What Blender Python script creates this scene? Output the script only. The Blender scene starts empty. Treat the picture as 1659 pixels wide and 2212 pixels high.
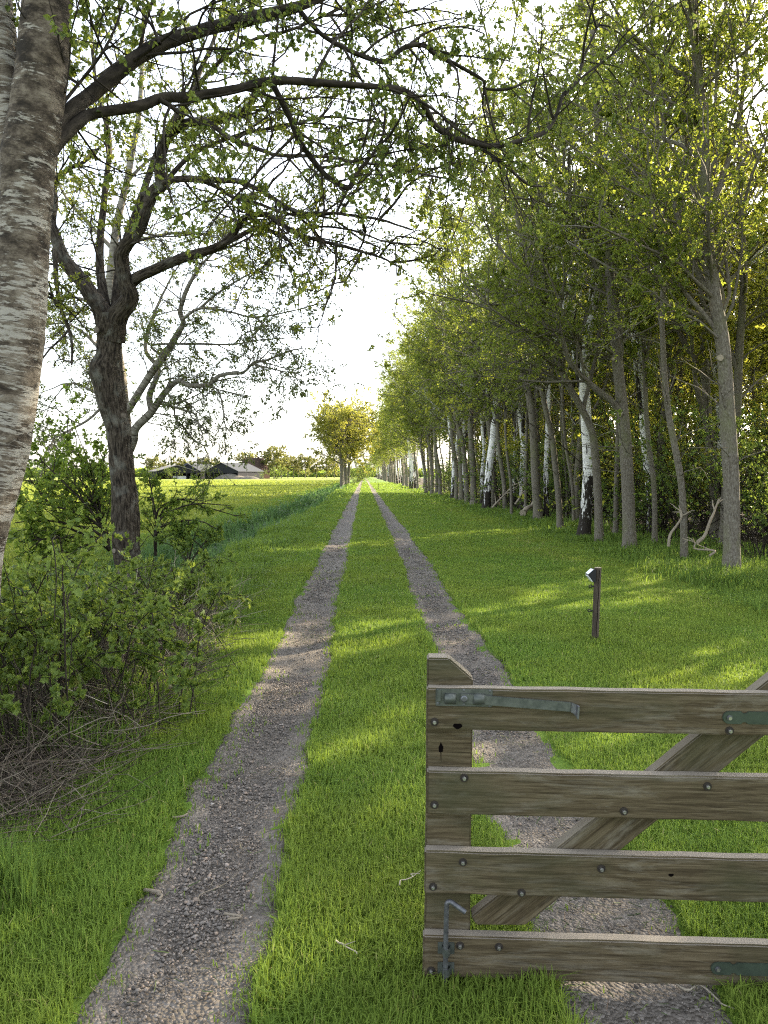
import bpy, math, random
import numpy as np
from mathutils import Vector, Matrix

# ------------------------------------------------------------------ camera, sky, sun, exposure
C = bpy.context.scene.collection
SC = bpy.context.scene
EYE = 1.6
F, CX, CY = 1646.0, 829.5, 1106.0          # focal length and centre in the 1659 x 2212 working picture
PITCH, YAW = 2.78, 1.51
cam = bpy.data.cameras.new('camera')
cam.sensor_fit = 'HORIZONTAL'; cam.sensor_width = 36.0; cam.lens = F / 1659.0 * 36.0
cam.clip_start = 0.05; cam.clip_end = 6000
camo = bpy.data.objects.new('camera', cam); C.objects.link(camo)
camo.location = (0, 0, EYE)
camo.rotation_euler = (math.radians(90 - PITCH), 0, math.radians(-YAW))
SC.camera = camo
CR = np.array(camo.rotation_euler.to_matrix())

SUN_EL, SUN_AZ = 25.0, 50.0                # azimuth measured from straight ahead towards the right
w = bpy.data.worlds.new('World'); SC.world = w; w.use_nodes = True
nt = w.node_tree
bg = nt.nodes['Background']
sky = nt.nodes.new('ShaderNodeTexSky'); sky.sky_type = 'NISHITA'; sky.sun_disc = False
sky.sun_elevation = math.radians(SUN_EL); sky.sun_rotation = math.radians(SUN_AZ)
sky.air_density = 1.0; sky.dust_density = 2.2; sky.ozone_density = 1.0
hs_ = nt.nodes.new('ShaderNodeHueSaturation'); hs_.inputs['Saturation'].default_value = .42
nt.links.new(sky.outputs[0], hs_.inputs['Color']); nt.links.new(hs_.outputs[0], bg.inputs[0]); bg.inputs[1].default_value = 0.15
sl = bpy.data.lights.new('sun', 'SUN'); sl.energy = 5.0; sl.angle = math.radians(0.53); sl.color = (1.0, 0.84, 0.60)
so = bpy.data.objects.new('sun', sl); C.objects.link(so)
sd = Vector((math.sin(math.radians(SUN_AZ)) * math.cos(math.radians(SUN_EL)), math.cos(math.radians(SUN_AZ)) * math.cos(math.radians(SUN_EL)), math.sin(math.radians(SUN_EL))))
so.rotation_euler = sd.to_track_quat('Z', 'Y').to_euler()
SC.view_settings.view_transform = 'Standard'; SC.view_settings.look = 'None'
SC.view_settings.exposure = 2.35; SC.view_settings.gamma = 1.0; SC.view_settings.use_curve_mapping = False
cy = SC.cycles
cy.max_bounces = 7; cy.diffuse_bounces = 4; cy.glossy_bounces = 2; cy.transmission_bounces = 4; cy.transparent_max_bounces = 4
cy.volume_bounces = 0
cy.use_denoising = False
try:
    cy.denoiser = 'OPENIMAGEDENOISE'; cy.denoising_input_passes = 'RGB_ALBEDO_NORMAL'; cy.denoising_prefilter = 'NONE'
except Exception: pass
cy.use_adaptive_sampling = False; cy.filter_width = 1.2
cy.sample_clamp_indirect = 3.0; cy.caustics_reflective = False; cy.caustics_refractive = False; cy.blur_glossy = 1.0

def at(x, y, Y):
    """a picture point at a chosen distance Y along the track"""
    r = CR @ np.array([(x - CX) / F, -(y - CY) / F, -1.0])
    return np.array([0, 0, EYE]) + r * (Y / r[1])
def onground(x, y, z=0.0):
    r = CR @ np.array([(x - CX) / F, -(y - CY) / F, -1.0])
    return np.array([0, 0, EYE]) + r * ((z - EYE) / r[2])

# ------------------------------------------------------------------ helpers
def norm(v): return v / np.maximum(np.linalg.norm(v, axis=-1, keepdims=True), 1e-9)
def hash3(i, j, k):
    n = (i * 374761393 + j * 668265263 + k * 2147483647 + 12345) & 0xffffffff
    n = ((n ^ (n >> 13)) * 1274126177) & 0xffffffff
    return ((n ^ (n >> 16)) & 0xffff) / 65535.0
def vnoise(p):
    p = np.asarray(p, float); f = np.floor(p).astype(np.int64); t = p - f; t = t * t * (3 - 2 * t)
    r = 0
    for a in (0, 1):
        for b in (0, 1):
            for c in (0, 1):
                wgt = (t[..., 0] if a else 1 - t[..., 0]) * (t[..., 1] if b else 1 - t[..., 1]) * (t[..., 2] if c else 1 - t[..., 2])
                r = r + wgt * hash3(f[..., 0] + a, f[..., 1] + b, f[..., 2] + c)
    return r
def n2(x, y, s, seed=0.0):
    x = np.asarray(x, float); y = np.asarray(y, float) + 0 * x; x = x + 0 * y
    return vnoise(np.stack([x * s + 100 + seed, y * s + 100, np.full_like(x, seed + 3.3)], -1))

class Acc:
    def __init__(s): s.v = []; s.f = {3: [], 4: []}; s.r = []; s.b = []; s.n = 0
    def add(s, v, faces, rnd=None, bark=None):
        v = np.asarray(v, np.float32).reshape(-1, 3); n = len(v)
        for f in faces:
            f = np.asarray(f, np.int64)
            if len(f): s.f[f.shape[1]].append(f + s.n)
        s.v.append(v); s.r.append(np.zeros(n, np.float32) if rnd is None else np.broadcast_to(np.asarray(rnd, np.float32), (n,)))
        s.b.append(v if bark is None else np.asarray(bark, np.float32).reshape(-1, 3)); s.n += n
    def mesh(s, name, mat, smooth=True, keepbark=True):
        me = bpy.data.meshes.new(name)
        if s.n == 0: return me
        v = np.concatenate(s.v); me.vertices.add(len(v)); me.vertices.foreach_set('co', v.ravel())
        idx, st, pos = [], [], 0
        for k in (3, 4):
            if s.f[k]:
                f = np.concatenate(s.f[k]); idx.append(f.ravel()); st.append(np.arange(len(f)) * k + pos); pos += f.size
        idx = np.concatenate(idx); st = np.concatenate(st)
        me.loops.add(len(idx)); me.loops.foreach_set('vertex_index', idx.astype(np.int32))
        me.polygons.add(len(st)); me.polygons.foreach_set('loop_start', st.astype(np.int32))
        me.polygons.foreach_set('use_smooth', np.full(len(st), smooth, bool))
        a = me.attributes.new('rnd', 'FLOAT', 'POINT'); a.data.foreach_set('value', np.concatenate(s.r).astype(np.float32))
        if keepbark:
            a = me.attributes.new('bark', 'FLOAT_VECTOR', 'POINT'); a.data.foreach_set('vector', np.concatenate(s.b).astype(np.float32).ravel())
        me.materials.append(mat)
        me.update(calc_edges=True)
        return me
    def build(s, name, mat, parent=None, smooth=True, keepbark=True):
        return link(name, s.mesh(name, mat, smooth, keepbark), parent)

def link(name, me, parent=None):
    o = bpy.data.objects.new(name, me); C.objects.link(o)
    if parent: o.parent = parent
    return o
def tag(o, label=None, cat=None, group=None, kind=None):
    if label: o['label'] = label
    if cat: o['category'] = cat
    if group: o['group'] = group
    if kind: o['kind'] = kind
    return o
def empty(name, loc, rz=0.0):
    o = bpy.data.objects.new(name, None); C.objects.link(o); o.location = loc; o.rotation_euler = (0, 0, rz); o.empty_display_size = 0.2
    return o

def spline(P, n):
    """Catmull-Rom through rows of P, n points"""
    P = np.asarray(P, float); K = len(P)
    Q = np.vstack([2 * P[0] - P[1], P, 2 * P[-1] - P[-2]])
    t = np.linspace(0, K - 1, n); i = np.minimum(t.astype(int), K - 2); u = (t - i)[:, None]
    a, b, c, d = Q[i], Q[i + 1], Q[i + 2], Q[i + 3]
    return 0.5 * (2 * b + (c - a) * u + (2 * a - 5 * b + 4 * c - d) * u ** 2 + (3 * b - 3 * c + d - a) * u ** 3)

def tubes(acc, pts, rad, S, rough=0.0, rnd=0.0, cap=False, rscale=(14, 14, 3)):
    pts = np.asarray(pts, float); rad = np.asarray(rad, float); N, K, _ = pts.shape
    T = np.empty_like(pts); T[:, 1:-1] = pts[:, 2:] - pts[:, :-2]; T[:, 0] = pts[:, 1] - pts[:, 0]; T[:, -1] = pts[:, -1] - pts[:, -2]
    T = norm(T)
    m = norm(pts[:, -1] - pts[:, 0]); ax = np.zeros_like(m); ax[np.arange(N), np.argmin(np.abs(m), 1)] = 1
    ref = norm(np.cross(m, ax))[:, None, :]
    A = norm(ref - (ref * T).sum(-1, keepdims=True) * T); B = np.cross(T, A)
    an = np.arange(S) * 2 * np.pi / S; ca = np.cos(an)[None, None, :, None]; sa = np.sin(an)[None, None, :, None]
    R = rad[:, :, None, None]
    D = ca * A[:, :, None] + sa * B[:, :, None]
    L = np.concatenate([np.zeros((N, 1)), np.cumsum(np.linalg.norm(np.diff(pts, axis=1), axis=-1), 1)], 1)
    rr = np.maximum(R, 0.012)
    bark = np.concatenate([np.broadcast_to(ca * rr, (N, K, S, 1)), np.broadcast_to(sa * rr, (N, K, S, 1)), np.broadcast_to(L[:, :, None, None], (N, K, S, 1))], -1)
    bark = bark + (np.arange(N) * 0.37)[:, None, None, None]
    if rough:
        q = bark * np.array(rscale)
        d = (np.abs(vnoise(q) - 0.5) * 2 + 0.5 * np.abs(vnoise(q * 2.1 + 7) - 0.5) * 2 + 0.6 * vnoise(q * 0.25 + 3))
        R = R * (1 + rough * (d[..., None] - 0.9))
    V = pts[:, :, None] + R * D
    i = np.arange(N)[:, None, None] * K * S; k = np.arange(K - 1)[None, :, None] * S; j = np.arange(S)[None, None, :]; j2 = (j + 1) % S
    q = np.stack([i + k + j, i + k + j2, i + k + S + j2, i + k + S + j], -1).reshape(-1, 4)
    acc.add(V, [q], rnd, bark)
    if cap:
        for e in (0, K - 1):
            for n in range(N):
                base = V[n, e]; c = base.mean(0)[None]
                acc.add(np.vstack([base, c]), [np.array([[a, (a + 1) % S, S] for a in range(S)])], rnd, np.vstack([bark[n, e], bark[n, e].mean(0)[None]]))

def sprout(rng, par, m, tr, ang, ratio, trop, K, wander, Lmin=0.05, jitter=0.35):
    """children branches of a batch of polylines par (N,K,3) -> (N*m,K,3); trop = pull added to the direction"""
    N, K0, _ = par.shape
    t = rng.uniform(tr[0], tr[1], (N, m)) * (K0 - 1); i = np.minimum(t.astype(int), K0 - 2); u = (t - i)[..., None]
    r = np.arange(N)[:, None]
    P = par[r, i] * (1 - u) + par[r, i + 1] * u; D = norm(par[r, i + 1] - par[r, i])
    Lp = np.linalg.norm(np.diff(par, axis=1), axis=-1).sum(1)[:, None]
    P = P.reshape(-1, 3); D = D.reshape(-1, 3)
    L = (Lp * ratio * (1.15 - 0.7 * t / (K0 - 1)) * rng.uniform(1 - jitter, 1 + jitter, (N, m))).reshape(-1); L = np.maximum(L, Lmin)
    rv = rng.normal(size=P.shape); side = norm(np.cross(D, rv)); a = np.radians(rng.uniform(ang[0], ang[1], len(P)))[:, None]
    d = norm(np.cos(a) * D + np.sin(a) * side + np.asarray(trop))
    return grow(rng, P, d, L, K, wander, trop)
def grow(rng, P, d, L, K, wander, trop):
    pts = [P]; step = (L / (K - 1))[:, None]
    for _ in range(K - 1):
        d = norm(d + rng.normal(size=d.shape) * wander + np.asarray(trop) * 0.35)
        pts.append(pts[-1] + d * step)
    return np.stack(pts, 1)

def leaf_kite(w=.34, fold=.1): return np.array([(0, 0, 0), (w, .42, fold), (0, 1, -.05), (-w, .42, fold)]), np.array([(0, 1, 2), (0, 2, 3)])
def leaf_oval(w=.3, fold=.09):
    v = np.array([(0, 0, 0), (w * .8, .25, fold), (w, .55, fold), (0, 1, -.1), (-w, .55, fold), (-w * .8, .25, fold), (0, .45, 0)])
    return v, np.array([(0, 1, 6), (1, 2, 6), (2, 3, 6), (3, 4, 6), (4, 5, 6), (5, 0, 6)])
def leaf_oak():
    ys = [0, .28, .4, .62, .74, .9, 1]; xs = [.02, .22, .1, .36, .16, .22, .05]
    n = len(ys); v = [(0, y, 0) for y in ys] + [(x, y - .02, .05) for x, y in zip(xs, ys)] + [(-x, y - .02, .05) for x, y in zip(xs, ys)]
    f = []
    for i in range(n - 1):
        f += [(i, n + i, n + i + 1), (i, n + i + 1, i + 1), (i, i + 1, 2 * n + i + 1), (i, 2 * n + i + 1, 2 * n + i)]
    return np.array(v), np.array(f)
def leaf_lobed():
    # three-pointed bramble / nettle-like leaf
    v = np.array([(0, 0, 0), (.42, .12, .06), (.25, .4, .08), (.36, .62, .06), (.12, .75, .04), (0, 1, -.08), (-.12, .75, .04), (-.36, .62, .06), (-.25, .4, .08), (-.42, .12, .06), (0, .45, 0)])
    return v, np.array([(i, (i + 1) % 10, 10) for i in range(10)])
def put_leaves(acc, rng, P, axis, tmpl, size, rnd=None):
    tv, tf = tmpl; n = len(P); axis = norm(axis)
    side = norm(np.cross(axis, rng.normal(size=(n, 3)))); nr = np.cross(side, axis)
    s = np.broadcast_to(size, (n,))[:, None, None]
    V = P[:, None] + s * (tv[None, :, 0:1] * side[:, None] + tv[None, :, 1:2] * axis[:, None] + tv[None, :, 2:3] * nr[:, None])
    k = len(tv); f = (tf[None] + (np.arange(n) * k)[:, None, None]).reshape(-1, 3)
    r = rng.uniform(0, 1, n) if rnd is None else rnd
    acc.add(V, [f], np.repeat(r, k))
def leaves_on(acc, rng, tw, m, tmpl, size, spread=.5, droop=0.0, clump=None, tmin=.15):
    """m leaves on each twig polyline"""
    N, K, _ = tw.shape
    t = rng.uniform(tmin, 1, (N, m)) * (K - 1); i = np.minimum(t.astype(int), K - 2); u = (t - i)[..., None]; r = np.arange(N)[:, None]
    P = (tw[r, i] * (1 - u) + tw[r, i + 1] * u).reshape(-1, 3); D = norm(tw[r, i + 1] - tw[r, i]).reshape(-1, 3)
    ax = D * (1 - spread) + rng.normal(size=P.shape) * spread + np.array([0, 0, -droop])
    base = np.repeat(rng.uniform(0, 1, N), m) * .5 + rng.uniform(0, 1, len(P)) * .5
    put_leaves(acc, rng, P, ax, tmpl, size * rng.uniform(.65, 1.2, len(P)), base)

# ------------------------------------------------------------------ materials
def newmat(name):
    m = bpy.data.materials.new(name); m.use_nodes = True; n = m.node_tree.nodes; n.clear(); return m, n, m.node_tree.links
def ND(n, t, **kw):
    d = n.new(t)
    for k, v in kw.items():
        if k.startswith('i_'):
            k = k[2:]; d.inputs[int(k) if k.isdigit() else k.replace('_', ' ')].default_value = v
        else: setattr(d, k, v)
    return d
def ramp(n, stops):
    r = n.new('ShaderNodeValToRGB'); e = r.color_ramp.elements
    while len(e) > 1: e.remove(e[0])
    e[0].position = stops[0][0]; e[0].color = (*stops[0][1], 1)
    for p, c in stops[1:]:
        x = e.new(p); x.color = (*c, 1)
    return r
def mixrgb(n, l, fac, a, b, mode='MIX'):
    m = ND(n, 'ShaderNodeMix', data_type='RGBA', blend_type=mode)
    for sock, v in ((m.inputs[0], fac), (m.inputs[6], a), (m.inputs[7], b)):
        if hasattr(v, 'links') or hasattr(v, 'is_linked'): l.new(v, sock)
        elif isinstance(v, (tuple, list)): sock.default_value = (*v, 1)
        else: sock.default_value = v
    return m.outputs[2]
def leaf_material(name, stops, tcol, tfac=.45, rough=.5, patch=0.0, pcol=None, upn=0.0):
    m, n, l = newmat(name)
    at_ = ND(n, 'ShaderNodeAttribute', attribute_name='rnd'); r = ramp(n, stops); l.new(at_.outputs['Fac'], r.inputs[0]); col = r.outputs[0]
    if patch:
        g = ND(n, 'ShaderNodeNewGeometry'); nz = ND(n, 'ShaderNodeTexNoise', i_Scale=patch, i_Detail=3.0); l.new(g.outputs['Position'], nz.inputs['Vector'])
        rp = ramp(n, [(.38, (0, 0, 0)), (.68, (1, 1, 1))]); l.new(nz.outputs[0], rp.inputs[0])
        col = mixrgb(n, l, rp.outputs[0], col, mixrgb(n, l, .6, col, pcol))
    p = ND(n, 'ShaderNodeBsdfPrincipled', i_Roughness=rough); l.new(col, p.inputs['Base Color']); p.inputs['Specular IOR Level'].default_value = .25 if not upn else .06
    t = ND(n, 'ShaderNodeBsdfTranslucent')
    if upn:
        gg = ND(n, 'ShaderNodeNewGeometry'); mv = ND(n, 'ShaderNodeMix', data_type='VECTOR'); mv.inputs[0].default_value = upn; l.new(gg.outputs['Normal'], mv.inputs[4]); mv.inputs[5].default_value = (0, 0, 1)
        nv = ND(n, 'ShaderNodeVectorMath', operation='NORMALIZE'); l.new(mv.outputs[1], nv.inputs[0]); l.new(nv.outputs[0], p.inputs['Normal'])
    l.new(mixrgb(n, l, .75, col, tcol), t.inputs[0])
    mx = ND(n, 'ShaderNodeMixShader'); mx.inputs[0].default_value = tfac; l.new(p.outputs[0], mx.inputs[1]); l.new(t.outputs[0], mx.inputs[2])
    o = ND(n, 'ShaderNodeOutputMaterial'); l.new(mx.outputs[0], o.inputs[0])
    return m
def bark_material(name, kind):
    m, n, l = newmat(name)
    a = ND(n, 'ShaderNodeAttribute', attribute_name='bark')
    def noise(scale, xyz, det=4.0, rough=.6):
        mp = ND(n, 'ShaderNodeMapping'); mp.inputs['Scale'].default_value = xyz; l.new(a.outputs['Vector'], mp.inputs[0])
        z = ND(n, 'ShaderNodeTexNoise', i_Scale=scale, i_Detail=det, i_Roughness=rough); l.new(mp.outputs[0], z.inputs['Vector']); return z.outputs[0]
    p = ND(n, 'ShaderNodeBsdfPrincipled', i_Roughness=.85); p.inputs['Specular IOR Level'].default_value = .15
    bump = ND(n, 'ShaderNodeBump', i_Strength=.8, i_Distance=.012)
    if kind == 'grey':
        f = noise(26, (2.0, 2.0, .8), 5.0, .68); c = ramp(n, [(.3, (.055, .046, .035)), (.5, (.13, .113, .088)), (.72, (.23, .215, .18))]); l.new(f, c.inputs[0])
        g = noise(2.2, (1, 1, .6)); gr = ramp(n, [(.48, (0, 0, 0)), (.65, (1, 1, 1))]); l.new(g, gr.inputs[0])
        col = mixrgb(n, l, gr.outputs[0], c.outputs[0], mixrgb(n, l, .45, c.outputs[0], (.13, .145, .05)))
        l.new(f, bump.inputs['Height']); bump.inputs['Strength'].default_value = .6
    elif kind == 'oak':
        f = noise(11, (4.6, 4.6, .9), 6.0, .66); c = ramp(n, [(.38, (.008, .006, .0045)), (.5, (.042, .033, .024)), (.68, (.10, .084, .065))]); l.new(f, c.inputs[0])
        g = noise(5, (1, 1, .8)); gr = ramp(n, [(.52, (0, 0, 0)), (.66, (1, 1, 1))]); l.new(g, gr.inputs[0])
        col = mixrgb(n, l, gr.outputs[0], c.outputs[0], mixrgb(n, l, .45, c.outputs[0], (.2, .2, .17)))
        l.new(f, bump.inputs['Height']); bump.inputs['Strength'].default_value = 1.0; bump.inputs['Distance'].default_value = .03
    elif kind == 'birch':       # white bark with dark lenticels, black fissured foot
        f = noise(5, (1.0, 1.0, 9.0), 3.0); c = ramp(n, [(.34, (.05, .04, .035)), (.41, (.62, .6, .56)), (.7, (.8, .79, .76))]); l.new(f, c.inputs[0])
        sep = ND(n, 'ShaderNodeSeparateXYZ'); l.new(a.outputs['Vector'], sep.inputs[0])
        g = noise(7, (1.6, 1.6, .45), 4.0, .65)
        mr = ND(n, 'ShaderNodeMapRange'); mr.inputs[1].default_value = .2; mr.inputs[2].default_value = 3.2; mr.inputs[3].default_value = .20; mr.inputs[4].default_value = -.16; l.new(sep.outputs[2], mr.inputs[0])
        ad = ND(n, 'ShaderNodeMath', operation='ADD'); l.new(g, ad.inputs[0]); l.new(mr.outputs[0], ad.inputs[1])
        gr = ramp(n, [(.52, (0, 0, 0)), (.56, (1, 1, 1))]); l.new(ad.outputs[0], gr.inputs[0])
        col = mixrgb(n, l, gr.outputs[0], c.outputs[0], (.028, .023, .018)); l.new(g, bump.inputs['Height'])
    elif kind == 'bigbirch':    # the old birch close by: peeling grey-white bands over brown
        g = noise(7, (1.2, 1.2, 2.0), 9.0, .74); sepz = ND(n, 'ShaderNodeSeparateXYZ'); l.new(a.outputs['Vector'], sepz.inputs[0])
        mz = ND(n, 'ShaderNodeMapRange'); mz.inputs[1].default_value = 2.5; mz.inputs[2].default_value = 4.2; mz.inputs[3].default_value = .015; mz.inputs[4].default_value = -.075; l.new(sepz.outputs[2], mz.inputs[0])
        adn = ND(n, 'ShaderNodeMath', operation='ADD'); l.new(g, adn.inputs[0]); l.new(mz.outputs[0], adn.inputs[1])
        c1 = ramp(n, [(.36, (.02, .016, .012)), (.45, (.055, .043, .032)), (.52, (.11, .09, .068)), (.64, (.185, .158, .125))]); l.new(adn.outputs[0], c1.inputs[0])
        w1 = noise(11, (.9, .9, 5.0), 7.0, .75); w2 = noise(3.5, (1, 1, 2.4), 3.0); w = ND(n, 'ShaderNodeMix', data_type='FLOAT'); w.inputs[0].default_value = .42; l.new(w1, w.inputs[2]); l.new(w2, w.inputs[3]); w = w.outputs[0]; wa = ND(n, 'ShaderNodeMath', operation='ADD'); l.new(w, wa.inputs[0]); l.new(mz.outputs[0], wa.inputs[1]); wr = ramp(n, [(.515, (0, 0, 0)), (.54, (1, 1, 1))]); l.new(wa.outputs[0], wr.inputs[0])
        gr = ND(n, 'ShaderNodeMix', data_type='RGBA'); l.new(wr.outputs[0], gr.inputs[0]); l.new(c1.outputs[0], gr.inputs[6]); gr.inputs[7].default_value = (.27, .25, .215, 1)
        s = noise(20, (.45, .45, 6.5), 3.0); sr = ramp(n, [(.345, (1, 1, 1)), (.375, (0, 0, 0))]); l.new(s, sr.inputs[0])
        col = mixrgb(n, l, sr.outputs[0], gr.outputs[2], (.03, .024, .018)); l.new(g, bump.inputs['Height']); bump.inputs['Strength'].default_value = .7
    elif kind == 'palebirch':
        g = noise(5, (1.0, 1.0, 6.0), 4.0); gr = ramp(n, [(.36, (.05, .04, .03)), (.46, (.15, .135, .11)), (.7, (.28, .26, .22))]); l.new(g, gr.inputs[0])
        col = gr.outputs[0]; l.new(g, bump.inputs['Height'])
    elif kind == 'dark':
        g = noise(12, (2, 2, .8)); gr = ramp(n, [(.35, (.012, .0095, .007)), (.7, (.05, .041, .031))]); l.new(g, gr.inputs[0]); col = gr.outputs[0]; l.new(g, bump.inputs['Height'])
    elif kind == 'dead':
        at2 = ND(n, 'ShaderNodeAttribute', attribute_name='rnd'); gr = ramp(n, [(0, (.04, .03, .022)), (.5, (.15, .122, .092)), (.85, (.31, .265, .20)), (1, (.46, .41, .32))]); l.new(at2.outputs['Fac'], gr.inputs[0])
        g = noise(30, (2, 2, .5)); col = gr.outputs[0]; l.new(g, bump.inputs['Height'])
    l.new(col, p.inputs['Base Color']); l.new(bump.outputs[0], p.inputs['Normal'])
    o = ND(n, 'ShaderNodeOutputMaterial'); l.new(p.outputs[0], o.inputs[0]); return m
def plain(name, col, rough=.6, metal=0.0, nscale=0, ncol=None, bumpd=0.0, spec=.3, coord='Object', stretch=(1, 1, 1)):
    m, n, l = newmat(name); p = ND(n, 'ShaderNodeBsdfPrincipled', i_Roughness=rough, i_Metallic=metal); p.inputs['Specular IOR Level'].default_value = spec
    p.inputs['Base Color'].default_value = (*col, 1)
    if nscale:
        tc = ND(n, 'ShaderNodeTexCoord'); mp = ND(n, 'ShaderNodeMapping'); mp.inputs['Scale'].default_value = stretch; l.new(tc.outputs[coord], mp.inputs[0])
        nz = ND(n, 'ShaderNodeTexNoise', i_Scale=nscale, i_Detail=5.0, i_Roughness=.65); l.new(mp.outputs[0], nz.inputs['Vector'])
        r = ramp(n, [(.35, ncol or tuple(c * .5 for c in col)), (.65, col)]); l.new(nz.outputs[0], r.inputs[0]); l.new(r.outputs[0], p.inputs['Base Color'])
        if bumpd:
            b = ND(n, 'ShaderNodeBump', i_Strength=.7, i_Distance=bumpd); l.new(nz.outputs[0], b.inputs['Height']); l.new(b.outputs[0], p.inputs['Normal'])
    o = ND(n, 'ShaderNodeOutputMaterial'); l.new(p.outputs[0], o.inputs[0]); return m

M = {}
M['grey'] = bark_material('grey_bark', 'grey'); M['oak'] = bark_material('oak_bark', 'oak'); M['birch'] = bark_material('birch_bark', 'birch')
M['bigbirch'] = bark_material('old_birch_bark', 'bigbirch'); M['palebirch'] = bark_material('pale_birch_bark', 'palebirch'); M['dark'] = bark_material('twig_bark', 'dark'); M['dead'] = bark_material('dead_stem', 'dead')
M['leaf_row'] = leaf_material('row_leaf', [(0, (.06, .09, .017)), (.5, (.12, .165, .028)), (.85, (.18, .215, .04)), (1, (.23, .215, .05))], (.37, .43, .05), .54)
M['leaf_wood'] = leaf_material('wood_leaf', [(0, (.075, .105, .018)), (.5, (.14, .175, .03)), (1, (.24, .235, .045))], (.5, .5, .06), .6)
M['leaf_shade'] = leaf_material('undergrowth_leaf', [(0, (.045, .08, .02)), (.6, (.085, .14, .034)), (1, (.14, .20, .045))], (.28, .36, .05), .5, .45)
M['leaf_oak'] = leaf_material('oak_leaf', [(0, (.055, .085, .014)), (.5, (.10, .14, .02)), (1, (.18, .20, .035))], (.36, .38, .05), .55)
M['leaf_birch'] = leaf_material('birch_leaf', [(0, (.04, .065, .014)), (.6, (.075, .115, .024)), (1, (.15, .19, .035))], (.28, .33, .05), .48)
M['leaf_bush'] = leaf_material('bush_leaf', [(0, (.055, .095, .02)), (.5, (.105, .165, .028)), (1, (.18, .24, .045))], (.33, .42, .05), .52)
M['leaf_bramble'] = leaf_material('bramble_leaf', [(0, (.05, .08, .018)), (.5, (.10, .155, .03)), (.93, (.18, .24, .05)), (1, (.2, .13, .04))], (.29, .36, .05), .45)
M['leaf_far'] = leaf_material('far_leaf', [(0, (.07, .095, .03)), (.5, (.115, .14, .045)), (1, (.18, .185, .06))], (.36, .34, .08), .4)  # lightened leaf colour stands in for haze over the horizon trees
M['leaf_sungold'] = leaf_material('sunlit_gold_leaf', [(0, (.09, .10, .018)), (.5, (.17, .18, .03)), (1, (.29, .27, .045))], (.46, .46, .07), .52)  # golden sunlight on the far clump put into its leaf colour
M['lawn'] = leaf_material('lawn_blade', [(0, (.075, .13, .024)), (.45, (.125, .205, .036)), (.85, (.18, .265, .05)), (.97, (.25, .25, .07)), (1, (.36, .31, .16))], (.27, .38, .04), .34, .6, .55, (.20, .225, .034), .4)
M['rough'] = leaf_material('rough_grass_blade', [(0, (.06, .10, .02)), (.5, (.10, .16, .028)), (.93, (.15, .215, .042)), (1, (.33, .29, .15))], (.25, .35, .045), .38, .6, .4, (.085, .15, .036), .35)
M['ditch'] = leaf_material('ditch_blade', [(0, (.03, .06, .022)), (.6, (.06, .115, .04)), (1, (.11, .175, .06))], (.16, .28, .07), .35, .55, upn=.2)
M['field'] = leaf_material('field_blade', [(0, (.075, .115, .02)), (.5, (.13, .175, .03)), (1, (.21, .225, .04))], (.32, .36, .05), .38, .6, .12, (.16, .2, .03), .4)

# ------------------------------------------------------------------ terrain
def ditch(x, y): return np.exp(-((x + 3.75 + .25 * np.sin(y * .11)) / .85) ** 2)
def height(x, y):
    x = np.asarray(x, float); y = np.asarray(y, float)
    h = .05 * (n2(x, y, .22, 1) - .5) + .02 * (n2(x, y, .9, 2) - .5)
    h = h * np.clip(np.abs(y) / 3, .3, 1)
    h = h - .95 * ditch(x, y) * np.clip((y - 2) / 6, 0, 1) - .12 / (1 + np.exp((x + 4.9) * 3)) - .03 / (1 + np.exp(-(x - 5.0) * 2.5))
    return h
def edgeL(y): return -.86 - .09 * np.clip((y - 8) / 30, 0, 1) + .025 * np.sin(y * 1.1) + .018 * np.sin(y * 4.3 + 1) + .012 * np.sin(y * 11) + .012 * np.sin(y * 27)
def edgeR(y): return -.30 + .022 * np.sin(y * .9 + 2) + .016 * np.sin(y * 5.1) + .012 * np.sin(y * 12.7) + .012 * np.sin(y * 31)
def edgeL2(y): return .60 + .025 * np.sin(y * 1.0 + 1) + .016 * np.sin(y * 4.7) + .012 * np.sin(y * 14) + .08 * np.clip((y - 6) / 12, 0, 1)
def edgeR2(y): return 1.14 + .025 * np.sin(y * .8 + 3) + .016 * np.sin(y * 5.3) + .012 * np.sin(y * 17) + .09 * np.clip((y - 6) / 12, 0, 1)
def ontrack(x, y): return ((x > edgeL(y)) & (x < edgeR(y))) | ((x > edgeL2(y)) & (x < edgeR2(y)))

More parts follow.
